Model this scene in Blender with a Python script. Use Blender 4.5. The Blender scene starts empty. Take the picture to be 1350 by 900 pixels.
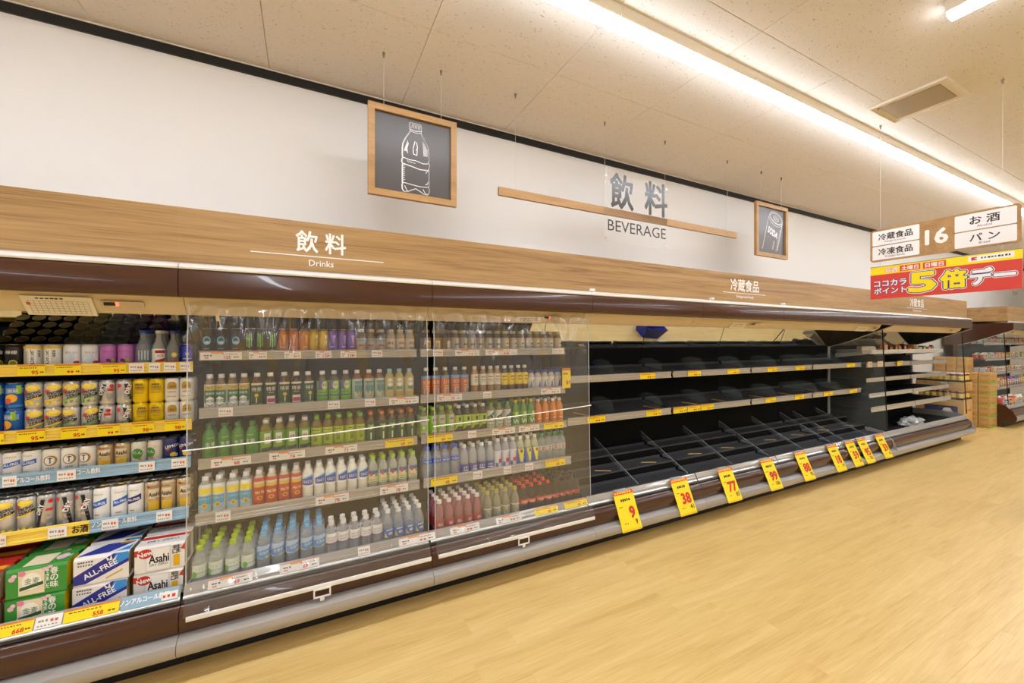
import bpy, bmesh, math, random
from mathutils import Vector, Matrix, Euler
random.seed(11)
S = bpy.context.scene
C = S.collection
PI = math.pi

# ------------------------------------------------------------------ camera, world, exposure
FPX = 530.0                                   # focal length in pixels of a 1350 wide frame
VPX = 1041.0                                  # aisle vanishing point, pixels right of centre
CAM_H = 1.57
AX = math.atan2(VPX, FPX)                     # angle between view axis and the aisle (X)
CC, SS = math.cos(AX), math.sin(AX)
cd = bpy.data.cameras.new('camera')
cd.sensor_fit = 'HORIZONTAL'
cd.sensor_width = 36.0
cd.lens = 36.0 * FPX / 1350.0
cd.clip_start = 0.05
cam = bpy.data.objects.new('camera', cd)
C.objects.link(cam)
cam.location = (0, 0, CAM_H)
cam.rotation_euler = (PI / 2, 0, AX - PI / 2)
S.camera = cam
S.view_settings.view_transform = 'Standard'
S.view_settings.look = 'None'
S.view_settings.gamma = 1.0
S.view_settings.use_curve_mapping = False
S.view_settings.exposure = 1.8
w = bpy.data.worlds.new('world')
S.world = w
w.use_nodes = True
w.node_tree.nodes['Background'].inputs[0].default_value = (1.0, 0.95, 0.88, 1)
w.node_tree.nodes['Background'].inputs[1].default_value = 0.0   # closed room: the ceiling lamps are the only light
LAMP_POWER = 9.0
LAMP_COL = (0.89, 0.97, 1.09)


def along(u, y):
    """X on the plane Y=y seen at image column u (1350 wide)."""
    t = (u - 675.0) / FPX
    return y * (CC + t * SS) / (SS - t * CC)


def in_frame(pts):
    for x, y, z in pts:
        d = x * CC + y * SS
        if d > .05:
            u, v = FPX * (x * SS - y * CC) / d, FPX * (z - CAM_H) / d
            if abs(u) < 675 and abs(v) < 450:
                return True
    return False


# ------------------------------------------------------------------ materials
def lin(c):
    out = []
    for v in c[:3]:
        v = v / 255.0
        out.append(v / 12.92 if v <= 0.04045 else ((v + 0.055) / 1.055) ** 2.4)
    return (out[0], out[1], out[2], 1.0)


_M = {}


def mat(name, rgb=(200, 200, 200), rough=0.5, metal=0.0, spec=0.5, alpha=1.0, coat=0.0, emit=None, estr=0.0, trans=0.0, ior=1.45):
    if name in _M:
        return _M[name]
    m = bpy.data.materials.new(name)
    m.use_nodes = True
    b = m.node_tree.nodes['Principled BSDF']
    b.inputs['Base Color'].default_value = lin(rgb)
    b.inputs['Roughness'].default_value = rough
    b.inputs['Metallic'].default_value = metal
    b.inputs['Specular IOR Level'].default_value = spec
    b.inputs['Alpha'].default_value = alpha
    b.inputs['Coat Weight'].default_value = coat
    b.inputs['Transmission Weight'].default_value = trans
    b.inputs['IOR'].default_value = ior
    if emit:
        b.inputs['Emission Color'].default_value = (emit[0], emit[1], emit[2], 1)
        b.inputs['Emission Strength'].default_value = estr
    _M[name] = m
    return m


def ink(rgb, rough=0.45):
    return mat('ink_%d_%d_%d' % tuple(rgb), rgb, rough)


def N(m, t, **kw):
    n = m.node_tree.nodes.new(t)
    for k, v in kw.items():
        setattr(n, k, v)
    return n


def L(m, a, b):
    m.node_tree.links.new(a, b)


def ramp(m, stops):
    r = N(m, 'ShaderNodeValToRGB')
    e = r.color_ramp.elements
    e[0].position, e[0].color = stops[0][0], lin(stops[0][1])
    e[1].position, e[1].color = stops[-1][0], lin(stops[-1][1])
    for p, c in stops[1:-1]:
        x = e.new(p)
        x.color = lin(c)
    return r


def wood_mat(name, stops, scale=(0.7, 3, 16), rough=0.45, per_object=False, fine=0.35, bump=0.02, coat=0.0):
    m = mat(name, stops[0][1], rough, coat=coat)
    b = m.node_tree.nodes['Principled BSDF']
    tc = N(m, 'ShaderNodeTexCoord')
    mp = N(m, 'ShaderNodeMapping')
    mp.inputs['Scale'].default_value = scale
    geo = N(m, 'ShaderNodeNewGeometry')
    if per_object:
        oi = N(m, 'ShaderNodeObjectInfo')
        mul = N(m, 'ShaderNodeMath', operation='MULTIPLY')
        mul.inputs[1].default_value = 37.0
        L(m, oi.outputs['Random'], mul.inputs[0])
        cx = N(m, 'ShaderNodeCombineXYZ')
        L(m, mul.outputs[0], cx.inputs[0])
        L(m, mul.outputs[0], cx.inputs[1])
        add = N(m, 'ShaderNodeVectorMath', operation='ADD')
        L(m, geo.outputs['Position'], add.inputs[0])
        L(m, cx.outputs[0], add.inputs[1])
        L(m, add.outputs[0], mp.inputs['Vector'])
    else:
        L(m, geo.outputs['Position'], mp.inputs['Vector'])
    n1 = N(m, 'ShaderNodeTexNoise')
    n1.inputs['Scale'].default_value = 1.0
    n1.inputs['Detail'].default_value = 5
    n1.inputs['Roughness'].default_value = 0.62
    n1.inputs['Distortion'].default_value = 0.6
    L(m, mp.outputs[0], n1.inputs['Vector'])
    mp2 = N(m, 'ShaderNodeMapping')
    mp2.inputs['Scale'].default_value = (3, 7, 7)
    L(m, mp.outputs[0], mp2.inputs['Vector'])
    n2 = N(m, 'ShaderNodeTexNoise')
    n2.inputs['Scale'].default_value = 1.5
    n2.inputs['Detail'].default_value = 3
    L(m, mp2.outputs[0], n2.inputs['Vector'])
    mx = N(m, 'ShaderNodeMix')
    mx.inputs[0].default_value = fine
    L(m, n1.outputs['Fac'], mx.inputs[2])
    L(m, n2.outputs['Fac'], mx.inputs[3])
    src = mx.outputs[0]
    if per_object:
        oi2 = N(m, 'ShaderNodeObjectInfo')
        ma = N(m, 'ShaderNodeMath', operation='MULTIPLY_ADD')
        ma.inputs[1].default_value = 0.07
        ma.inputs[2].default_value = -0.035
        L(m, oi2.outputs['Random'], ma.inputs[0])
        ad = N(m, 'ShaderNodeMath', operation='ADD')
        L(m, ma.outputs[0], ad.inputs[0])
        L(m, src, ad.inputs[1])
        src = ad.outputs[0]
    r = ramp(m, stops)
    L(m, src, r.inputs[0])
    L(m, r.outputs[0], b.inputs['Base Color'])
    if bump:
        bp = N(m, 'ShaderNodeBump')
        bp.inputs['Strength'].default_value = 0.25
        bp.inputs['Distance'].default_value = bump * 0.05
        L(m, n2.outputs['Fac'], bp.inputs['Height'])
        L(m, bp.outputs[0], b.inputs['Normal'])
    return m


# ------------------------------------------------------------------ object helpers
def tag(o, label=None, cat=None, group=None, kind=None):
    if label:
        o['label'] = label
    if cat:
        o['category'] = cat
    if group:
        o['group'] = group
    if kind:
        o['kind'] = kind
    return o


def empty(name, loc=(0, 0, 0), rz=0.0, label=None, cat=None, group=None):
    o = bpy.data.objects.new(name, None)
    o.empty_display_size = 0.05
    o.location = loc
    o.rotation_euler = (0, 0, rz)
    C.objects.link(o)
    return tag(o, label, cat, group)


def link(name, me, parent=None, loc=None, rot=None):
    o = bpy.data.objects.new(name, me)
    C.objects.link(o)
    if parent is not None:
        o.parent = parent
    if loc is not None:
        o.location = loc
    if rot is not None:
        o.rotation_euler = rot
    return o


class MB:
    """collects faces of ONE mesh"""

    def __init__(s):
        s.v, s.f, s.m, s.mats = [], [], [], []

    def mi(s, m):
        if m not in s.mats:
            s.mats.append(m)
        return s.mats.index(m)

    def face(s, pts, m):
        b = len(s.v)
        s.v += [tuple(p) for p in pts]
        s.f.append(tuple(range(b, b + len(pts))))
        s.m.append(s.mi(m))

    def box(s, x0, x1, y0, y1, z0, z1, m):
        b = len(s.v)
        s.v += [(x0, y0, z0), (x1, y0, z0), (x1, y1, z0), (x0, y1, z0), (x0, y0, z1), (x1, y0, z1), (x1, y1, z1), (x0, y1, z1)]
        i = s.mi(m)
        for q in ((0, 3, 2, 1), (4, 5, 6, 7), (0, 1, 5, 4), (1, 2, 6, 5), (2, 3, 7, 6), (3, 0, 4, 7)):
            s.f.append(tuple(b + k for k in q))
            s.m.append(i)
        return s

    def bbox(s, x0, x1, y0, y1, z0, z1, m, c=0.004):
        """box with chamfered vertical and horizontal edges (26-face)"""
        b = len(s.v)
        i = s.mi(m)
        c = min(c, (x1 - x0) * .45, (y1 - y0) * .45, (z1 - z0) * .45)
        bm = bmesh.new()
        bmesh.ops.create_cube(bm, size=1.0)
        for v in bm.verts:
            v.co = Vector(((x0 + x1) / 2 + v.co.x * (x1 - x0), (y0 + y1) / 2 + v.co.y * (y1 - y0), (z0 + z1) / 2 + v.co.z * (z1 - z0)))
        bmesh.ops.bevel(bm, geom=list(bm.edges), offset=c, segments=2, affect='EDGES', profile=0.5)
        bm.verts.index_update()
        s.v += [tuple(v.co) for v in bm.verts]
        for f in bm.faces:
            s.f.append(tuple(b + v.index for v in f.verts))
            s.m.append(i)
        bm.free()
        return s

    def prism(s, prof, a0, a1, m, axis='x', caps=True, closed=True, mcap=None):
        """profile extruded along an axis: axis x -> prof (y,z); y -> (x,z); z -> (x,y)"""
        b = len(s.v)
        n = len(prof)

        def P(a, p):
            return (a, p[0], p[1]) if axis == 'x' else (p[0], a, p[1]) if axis == 'y' else (p[0], p[1], a)
        s.v += [P(a0, p) for p in prof] + [P(a1, p) for p in prof]
        i = s.mi(m)
        for k in range(n if closed else n - 1):
            j = (k + 1) % n
            s.f.append((b + k, b + j, b + n + j, b + n + k))
            s.m.append(i)
        if caps and closed:
            ic = s.mi(mcap or m)
            s.f.append(tuple(b + k for k in range(n)))
            s.m.append(ic)
            s.f.append(tuple(b + n + k for k in reversed(range(n))))
            s.m.append(ic)
        return s

    def sheet(s, prof, a0, a1, th, m, axis='x'):
        """open profile thickened by th (offset along its normal) and extruded"""
        n = len(prof)
        off = []
        for k in range(n):
            p0 = prof[max(0, k - 1)]
            p1 = prof[min(n - 1, k + 1)]
            dx, dz = p1[0] - p0[0], p1[1] - p0[1]
            l = math.hypot(dx, dz) or 1
            off.append((prof[k][0] - dz / l * th, prof[k][1] + dx / l * th))
        return s.prism(list(prof) + off[::-1], a0, a1, m, axis)

    def lathe(s, prof, n, m, cx=0.0, cy=0.0, cz=0.0, capb=True, capt=True):
        b = len(s.v)
        i = s.mi(m)
        for r, z in prof:
            for k in range(n):
                a = 2 * PI * k / n
                s.v.append((cx + r * math.sin(a), cy - r * math.cos(a), cz + z))
        for q in range(len(prof) - 1):
            for k in range(n):
                j = (k + 1) % n
                s.f.append((b + q * n + k, b + q * n + j, b + (q + 1) * n + j, b + (q + 1) * n + k))
                s.m.append(i)
        if capb and prof[0][0] > 1e-5:
            s.f.append(tuple(b + k for k in reversed(range(n))))
            s.m.append(i)
        if capt and prof[-1][0] > 1e-5:
            t = b + (len(prof) - 1) * n
            s.f.append(tuple(t + k for k in range(n)))
            s.m.append(i)
        return s

    def tube(s, pts, r, m, n=8):
        b = len(s.v)
        i = s.mi(m)
        pts = [Vector(p) for p in pts]
        for k, p in enumerate(pts):
            d = (pts[min(k + 1, len(pts) - 1)] - pts[max(k - 1, 0)]).normalized()
            up = Vector((0, 0, 1)) if abs(d.z) < 0.9 else Vector((1, 0, 0))
            u = d.cross(up).normalized()
            vv = d.cross(u)
            for q in range(n):
                a = 2 * PI * q / n
                s.v.append(tuple(p + u * (r * math.cos(a)) + vv * (r * math.sin(a))))
        for k in range(len(pts) - 1):
            for q in range(n):
                j = (q + 1) % n
                s.f.append((b + k * n + q, b + k * n + j, b + (k + 1) * n + j, b + (k + 1) * n + q))
                s.m.append(i)
        s.f.append(tuple(b + q for q in range(n)))
        s.m.append(i)
        t = b + (len(pts) - 1) * n
        s.f.append(tuple(t + q for q in reversed(range(n))))
        s.m.append(i)
        return s

    def mesh(s, name, smooth=True, angle=35, recalc=True):
        me = bpy.data.meshes.new(name)
        me.from_pydata(s.v, [], s.f)
        for m in s.mats:
            me.materials.append(m)
        me.polygons.foreach_set('material_index', s.m)
        if recalc:
            bm = bmesh.new()
            bm.from_mesh(me)
            bmesh.ops.recalc_face_normals(bm, faces=bm.faces)
            bm.to_mesh(me)
            bm.free()
        if smooth:
            me.polygons.foreach_set('use_smooth', [True] * len(me.polygons))
            me.set_sharp_from_angle(angle=math.radians(angle))
        me.update()
        return me

    def build(s, name, parent=None, loc=None, rot=None, smooth=True, angle=35):
        return link(name, s.mesh(name, smooth, angle), parent, loc, rot)


# ------------------------------------------------------------------ flat print (lettering and shapes on a surface)
_T = {}


def glyphs(txt):
    key = txt
    if key in _T:
        return _T[key]
    cu = bpy.data.curves.new('lettering_source', 'FONT')
    cu.body = txt
    cu.size = 1.0
    cu.resolution_u = 2
    cu.fill_mode = 'FRONT'
    o = bpy.data.objects.new('lettering_source', cu)
    me = bpy.data.meshes.new_from_object(o)
    V = [(v.co.x, v.co.y) for v in me.vertices]
    Fc = [tuple(p.vertices) for p in me.polygons]
    bpy.data.objects.remove(o)
    bpy.data.curves.remove(cu)
    bpy.data.meshes.remove(me)
    if V:
        bb = (min(v[0] for v in V), min(v[1] for v in V), max(v[0] for v in V), max(v[1] for v in V))
    else:
        bb = (0, 0, 1, 1)
    _T[key] = (V, Fc, bb)
    return _T[key]


class Print:
    def __init__(s):
        s.it = []

    def poly(s, pts, col, lay=1):
        s.it.append((list(pts), [tuple(range(len(pts)))], col, lay))
        return s

    def rect(s, x0, y0, x1, y1, col, lay=1):
        n = max(1, int(abs(x1 - x0) / 0.006)) if abs(x1 - x0) < 0.25 else 1
        V, Fc = [], []
        for k in range(n + 1):
            x = x0 + (x1 - x0) * k / n
            V += [(x, y0), (x, y1)]
        for k in range(n):
            Fc.append((2 * k, 2 * k + 2, 2 * k + 3, 2 * k + 1))
        s.it.append((V, Fc, col, lay))
        return s

    def ell(s, cx, cy, rx, ry, col, lay=1, n=18):
        V = [(cx, cy)] + [(cx + rx * math.cos(2 * PI * k / n), cy + ry * math.sin(2 * PI * k / n)) for k in range(n)]
        s.it.append((V, [(0, 1 + k, 1 + (k + 1) % n) for k in range(n)], col, lay))
        return s

    def rrect(s, x0, y0, x1, y1, r, col, lay=1):
        pts = []
        for cx, cy, a0 in ((x1 - r, y1 - r, 0), (x0 + r, y1 - r, 90), (x0 + r, y0 + r, 180), (x1 - r, y0 + r, 270)):
            for k in range(6):
                a = math.radians(a0 + 18 * k)
                pts.append((cx + r * math.cos(a), cy + r * math.sin(a)))
        return s.poly(pts, col, lay)

    def text(s, txt, cx, cy, h, col, lay=2, rot=0.0, bold=0.0, w=None, shear=0.0):
        V, Fc, bb = glyphs(txt)
        hh = bb[3] - bb[1] or 1
        ww = bb[2] - bb[0] or 1
        sy = h / hh
        sx = (w / ww) if w else sy
        mx, my = (bb[0] + bb[2]) / 2, (bb[1] + bb[3]) / 2
        ca, sa = math.cos(rot), math.sin(rot)
        n = 0 if bold <= 0 else 6 if bold < .04 else 12
        sh = [(0.0, 0.0)] if bold <= 0 or bold > .08 else []
        sh += [(bold * sy * math.cos(2 * PI * k / n + .3), bold * sy * math.sin(2 * PI * k / n + .3)) for k in range(n)]
        for q, (ox, oy) in enumerate(sh):                   # heavier weight: the same glyph laid several times
            out = []
            for x, y in V:
                x, y = (x - mx) * sx + ox, (y - my) * sy + oy
                out.append((cx + x * ca - y * sa, cy + x * sa + y * ca))
            s.it.append((out, Fc, col, lay + q * .07))
        return s

    def vtext(s, txt, cx, ytop, size, col, lay=2, bold=0.0, gap=1.08):
        for k, ch in enumerate(txt):
            s.text(ch, cx, ytop - size * (k + .5) * gap, size, col, lay, bold=bold, w=size * .95)
        return s

    def line(s, pts, wd, col, lay=2):
        for a, b in zip(pts[:-1], pts[1:]):
            dx, dy = b[0] - a[0], b[1] - a[1]
            l = math.hypot(dx, dy) or 1
            nx, ny = -dy / l * wd / 2, dx / l * wd / 2
            ex, ey = dx / l * wd * .3, dy / l * wd * .3
            s.poly([(a[0] - nx - ex, a[1] - ny - ey), (b[0] - nx + ex, b[1] - ny + ey), (b[0] + nx + ex, b[1] + ny + ey), (a[0] + nx - ex, a[1] + ny - ey)], col, lay)
        return s

    def bars(s, x0, x1, y, h, col, n=6, lay=2, seed=1):
        """unreadable fine print"""
        r = random.Random(seed)
        wd = (x1 - x0) / n
        for k in range(n):
            a = x0 + k * wd
            s.rect(a, y - h * r.uniform(.35, .5), a + wd * r.uniform(.5, .85), y + h * r.uniform(.35, .5), col, lay)
        return s

    def into(s, mb, fn, maxw=None):
        for V, Fc, col, lay in s.it:
            m = col if isinstance(col, bpy.types.Material) else ink(col)
            i = mb.mi(m)
            if maxw:
                for f in Fc:
                    p = [V[k] for k in f]
                    tris = [(p[0], p[k], p[k + 1]) for k in range(1, len(p) - 1)]
                    while tris:
                        t = tris.pop()
                        xs = [q[0] for q in t]
                        if max(xs) - min(xs) > maxw:
                            e = max(range(3), key=lambda k: abs(t[k][0] - t[(k + 1) % 3][0]))
                            a, b2, c2 = t[e], t[(e + 1) % 3], t[(e + 2) % 3]
                            mid = ((a[0] + b2[0]) / 2, (a[1] + b2[1]) / 2)
                            tris += [(a, mid, c2), (mid, b2, c2)]
                        else:
                            b = len(mb.v)
                            mb.v += [fn(x, y, lay) for x, y in t]
                            mb.f.append((b, b + 1, b + 2))
                            mb.m.append(i)
            else:
                b = len(mb.v)
                mb.v += [fn(x, y, lay) for x, y in V]
                for f in Fc:
                    mb.f.append(tuple(b + k for k in f))
                    mb.m.append(i)
        return mb

    def wrap(s, mb, R, step=0.00025, base=0.0004):
        return s.into(mb, lambda x, y, l: ((R + base + l * step) * math.sin(x / R), -(R + base + l * step) * math.cos(x / R), y), 0.008)

    def flat(s, mb, o=(0, 0, 0), ux=(1, 0, 0), uy=(0, 0, 1), step=0.0003, base=0.0):
        o, ux, uy = Vector(o), Vector(ux), Vector(uy)
        nn = ux.cross(uy).normalized()
        return s.into(mb, lambda x, y, l: tuple(o + ux * x + uy * y + nn * (base + l * step)))

# ------------------------------------------------------------------ shared materials
BROWN = mat('brown_gloss_panel', (72, 40, 23), 0.25, coat=0.35)
GREY = mat('grey_bumper', (176, 170, 163), 0.28, metal=0.35)
KICK = mat('black_kick', (24, 22, 21), 0.5)
BLACK = mat('black_interior', (11, 11, 12), 0.75, spec=.2)
TRAYM = mat('black_plastic_mesh', (74, 74, 76), 0.4)
DARKM = mat('dark_metal', (52, 50, 49), 0.35, metal=0.6)
CREAM = mat('cream_panel', (222, 202, 166), 0.45)
CHROME = mat('bright_metal_trim', (240, 238, 235), 0.18, metal=0.45)
RAILM = mat('clear_grey_price_rail', (182, 178, 173), 0.18, metal=.25, coat=0.7)
LIPM = mat('clear_lip_plastic', (178, 173, 166), 0.16, metal=0.2, coat=0.6)
ACRYL = mat('clear_acrylic', (196, 214, 214), 0.08, alpha=0.09, coat=0.4)
ACRYLE = mat('acrylic_edge', (225, 228, 228), 0.2, alpha=0.6)
GLASS = mat('case_glass', (200, 208, 204), 0.04, alpha=0.07)
WHITE = mat('white_paint', (236, 232, 228), 0.5)
PAPER = mat('white_card', (244, 240, 234), 0.5)
YEL = mat('yellow_card', (255, 226, 20), 0.42)
RED = (214, 46, 32)
BLK = (34, 30, 28)
WOOD = wood_mat('oak_fascia', [(0.30, (104, 75, 44)), (0.40, (144, 108, 67)), (0.5, (168, 131, 83)), (0.66, (186, 150, 100))], scale=(0.75, 6, 22), rough=0.42, bump=0.0)
FRAMEW = wood_mat('oak_frame', [(0.3, (150, 110, 62)), (0.55, (178, 136, 82)), (0.75, (194, 153, 98))], scale=(1.2, 8, 8), rough=0.45, bump=0.0)
FLOORM = wood_mat('pale_oak_vinyl', [(0.26, (207, 167, 98)), (0.45, (226, 190, 120)), (0.6, (235, 202, 134)), (0.8, (242, 215, 156))], scale=(0.9, 11, 1), rough=0.34, per_object=True, fine=0.42, bump=0.01)

m = mat('mirror_glass', (205, 208, 205), 0.02, metal=1.0)
MIRROR = m

# mineral fibre ceiling tile: pale face with fine dark fissures
TILE = mat('mineral_fibre_tile', (228, 221, 213), 0.85)
b = TILE.node_tree.nodes['Principled BSDF']
g = N(TILE, 'ShaderNodeNewGeometry')
mp = N(TILE, 'ShaderNodeMapping')
mp.inputs['Scale'].default_value = (55, 120, 1)
L(TILE, g.outputs['Position'], mp.inputs['Vector'])
n1 = N(TILE, 'ShaderNodeTexNoise')
n1.inputs['Scale'].default_value = 1.0
n1.inputs['Detail'].default_value = 3
L(TILE, mp.outputs[0], n1.inputs['Vector'])
r1 = ramp(TILE, [(0.26, (150, 138, 122)), (0.36, (228, 221, 213))])
L(TILE, n1.outputs['Fac'], r1.inputs[0])
L(TILE, r1.outputs[0], b.inputs['Base Color'])

WALLM = mat('white_wall_paint', (233, 230, 226), 0.6)
STRIPM = mat('black_strip', (26, 24, 23), 0.5)

# ------------------------------------------------------------------ the setting
XL, XR, YN, YW = -8.0, 20.0, -10.0, 3.30
ZC = 3.477


def struct(name, mb, label):
    return tag(mb.build(name), label, None, None, 'structure')


fl = struct('floor', MB().box(XL, XR, YN, YW + .1, -.08, -.004, FLOORM), 'pale oak plank floor of the supermarket aisle')
PW, PL = 0.182, 1.22
plank_me = MB().bbox(.0002, PL - .0002, .0002, PW - .0002, -.004, 0, FLOORM, .0004).mesh('plank', smooth=False)
rp = random.Random(5)
for j in range(22):
    y = 2.56 - (j + 1) * PW
    off = rp.uniform(0, PL)
    for i in range(12):
        x = -1.4 + off + (i - 1) * PL
        link('plank', plank_me, fl, (x, y, 0))
struct('wall_back', MB().box(XL, XR, YW, YW + .12, -.08, ZC + .05, WALLM), 'plain white wall behind the refrigerated cases')
struct('wall_left', MB().box(XL - .12, XL, YN, YW + .12, -.08, ZC + .05, WALLM), 'plain white side wall at the near end of the aisle')
struct('wall_right', MB().box(XR, XR + .12, YN, YW + .12, -.08, ZC + .05, WALLM), 'plain white side wall at the far end of the aisle')
struct('wall_front', MB().box(XL - .12, XR + .12, YN - .12, YN, -.08, ZC + .05, WALLM), 'plain white wall across the shop from the cases')
ce = struct('ceiling', MB().box(XL, XR, YN, YW, ZC + .014, ZC + .07, TILE), 'pale speckled tile ceiling with fine joints')
T = 0.91
tile_me = MB().bbox(.0012, T - .0012, .0012, T - .0012, 0, .014, TILE, .0025).mesh('ceiling_tile', smooth=False)
tile_edge = MB().bbox(.0012, T - .0012, .0012, .884 - .004, 0, .014, TILE, .0025).mesh('ceiling_tile', smooth=False)
for i in range(-4, 17):
    for j in range(9):
        x = -0.236 + i * T
        if j == 0:
            link('ceiling_tile', tile_edge, ce, (x, 2.416, ZC))
        else:
            link('ceiling_tile', tile_me, ce, (x, 2.416 - j * T, ZC))
struct('trim_1', MB().box(XL, XR, YW - .014, YW, 3.413, 3.471, STRIPM), 'black strip along the top of the white wall')
struct('trim_2', MB().box(XL, XR, YW - .02, YW, 3.471, ZC, WALLM), 'thin pale edge bead between the black strip and the ceiling')

# ------------------------------------------------------------------ ceiling lights
LAMPE = mat('led_diffuser', (255, 250, 240), 0.5, emit=LAMP_COL, estr=LAMP_POWER)
LBODY = mat('lamp_body', (238, 232, 222), 0.45)
SEG = 1.25
base_me = MB().prism([(-.062, 0), (.062, 0), (.052, -.050), (.046, -.056), (-.046, -.056), (-.052, -.050)], .001, SEG - .001, LBODY).mesh('lamp_base')
dif_me = MB().prism([(-.045, -.0565), (-.044, -.069), (-.034, -.078), (.034, -.078), (.044, -.069), (.045, -.0565)], .003, SEG - .003, LAMPE).mesh('diffuser')


def lamp(loc, rz, label, group):
    pts = [(loc[0] + math.cos(rz) * SEG * k / 12 + ox, loc[1] + math.sin(rz) * SEG * k / 12 + oy, ZC - .07) for k in range(13) for ox in (-.06, .06) for oy in (-.06, .06)]
    off = '' if in_frame(pts) else '_offscreen'
    if off:
        label, group = label.replace(' light in', ' light outside the view, in'), group + ', outside the view'
    e = empty('ceiling_light' + off, loc, rz, label, 'light', group)
    link('lamp_base', base_me, e)
    link('diffuser' + off, dif_me, e)


for k in range(-6, 11):
    lamp((1.595 + (k - 1) * SEG, 1.81, ZC), 0, 'slim white linear light in the row running along the beverage cases', 'lights in the long ceiling row')
for X in (-4.05, -.4, 3.25, 6.9, 10.55, 14.2):
    for k in range(7):
        lamp((X, .91 - k * SEG, ZC), -PI / 2, 'slim white linear light in a row running across the shop', 'lights in the cross rows of the ceiling')

# air vent
e = empty('ceiling_vent', (4.09, 1.155, ZC), 0, 'square cream air vent with grey filter panel set in the ceiling', 'vent')
VB = mat('vent_cream', (232, 222, 206), 0.5)
VG = mat('vent_filter', (172, 156, 134), 0.8)
f = MB()
o_, i_ = .46, .035
f.prism([(0, 0), (o_, 0), (o_, o_), (0, o_)], -.006, 0, VB, 'z')
for a in ((0, o_, 0, .016), (0, o_, o_ - .016, o_), (0, .016, .016, o_ - .016), (o_ - .016, o_, .016, o_ - .016)):
    f.box(a[0], a[1], a[2], a[3], -.018, -.006, VB)
f.build('vent_frame', e)
g = MB().box(.07, .39, .055, .405, -.0125, -.0062, VG)
g.build('filter_panel', e)
MB().lathe([(.008, -.02), (.008, -.006)], 10, VG, .06, .41).build('vent_screw', e)

# ------------------------------------------------------------------ wood fascia above the cases
ZB0, ZB1, YB = 1.9485, 2.213, 2.43


def fascia(name, xs, label, left_return=None):
    e = tag(empty(name), label, None, None, 'structure')
    for a, b2 in zip(xs[:-1], xs[1:]):
        MB().box(a + .0002, b2 - .0002, YB, YB + .02, ZB0, ZB1, WOOD).build('fascia_board', e)
    MB().box(xs[0], xs[-1], YB + .02, YW - .001, ZB1 - .02, ZB1 - .002, WOOD).build('fascia_cap', e)
    if left_return is not None:
        MB().box(xs[0] - .02, xs[0], YB, YW - .001, ZB0, ZB1, WOOD).build('fascia_return', e)
    MB().box(xs[-1], xs[-1] + .02, YB, YW - .001, ZB0, ZB1, WOOD).build('fascia_return', e)
    return e


fx = [-0.546 + 2.447 * k for k in range(-2, 5)] + [9.38]
fas = fascia('trim_3', fx, 'long oak fascia band above the beverage and chilled food cases')
fas2 = fascia('trim_4', [11.37, 13.8, 16.2], 'oak fascia band above the far run of cases past the stacked cartons', True)
WL = mat('white_lettering', (245, 241, 236), 0.5)


def fascia_text(cx, jp, en, wj, hj, zj, wl):
    P = Print()
    P.text(jp, cx, zj, hj, WL, 1, bold=.018, w=wj)
    P.rect(cx - wl / 2, 2.0275, cx + wl / 2, 2.0325, WL, 1)
    P.text(en, cx, 1.995, .032, WL, 1, bold=.008)
    P.flat(MB(), (0, YB, 0), step=.001).build('lettering', fas)


fascia_text(.069, '飲 料', 'Drinks', .245, .112, 2.108, .655)
fascia_text(3.752, '冷蔵食品', 'Refrigerated foods', .43, .115, 2.105, .65)
fascia_text(7.566, '冷蔵食品', 'Refrigerated foods', .43, .115, 2.105, .65)
P = Print().text('FOOD', 16.0, 2.79, .09, (150, 146, 142), 1)
P.flat(MB(), (0, YW, 0), step=.002).build('wall_lettering', bpy.data.objects['wall_back'])

# ------------------------------------------------------------------ refrigerated cases
YF = 2.36
ZDECK = .335
G = .0015


def rail_profile(y, z0, z1):
    h = z1 - z0
    return [(y, z0), (y - .009, z0 + .002), (y - .010, z0 + h * .22), (y - .005, z0 + h * .27), (y - .006, z0 + h * .48), (y - .004, z0 + h * .52), (y - .006, z0 + h * .72), (y - .010, z0 + h * .77), (y - .009, z1 - .002), (y, z1)]


def tray_mesh(wd, dp, pitch=.016, bar=.0035):
    mb = MB()
    n = int(wd / pitch)
    for k in range(n + 1):
        x = wd * k / n
        mb.box(x - bar / 2, x + bar / 2, 0, dp, -.003, 0, TRAYM)
    n = int(dp / pitch)
    for k in range(n + 1):
        y = dp * k / n
        mb.box(0, wd, y - bar / 2, y + bar / 2, -.0035, -.0005, TRAYM)
    mb.box(-.004, wd + .004, -.006, 0, -.02, .012, TRAYM)
    mb.box(-.004, wd + .004, dp, dp + .006, -.01, .02, TRAYM)
    return mb.mesh('mesh_tray', smooth=False)


BW = 1.1995
X0 = -.533
BX = [X0 + BW * k for k in range(-1, 7)]            # boundaries of the seven 1.2 m modules
tray_shelf = tray_mesh(BW - .05, .34)
tray_deck = tray_mesh(BW - .05, .165)


def fan_mesh():
    pts = [(0, 0), (.012, .06), (.035, .10), (.08, .132), (.15, .148), (.24, .145), (.30, .125), (.31, .10), (.26, .085), (.25, 0)]
    return MB().prism(pts, -.0012, .0012, ACRYL).mesh('divider')


fan_me = fan_mesh()


def deckdiv_mesh():
    pts = [(2.475, .385), (2.475, .40), (3.04, .66), (3.04, .60)]
    mb = MB().prism(pts, -.0012, .0012, ACRYL)
    mb.prism([(2.475, .3995), (2.475, .4015), (3.04, .6615), (3.04, .6595)], -.0012, .0012, ACRYLE)
    return mb.mesh('divider')


deckdiv_me = deckdiv_mesh()


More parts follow.
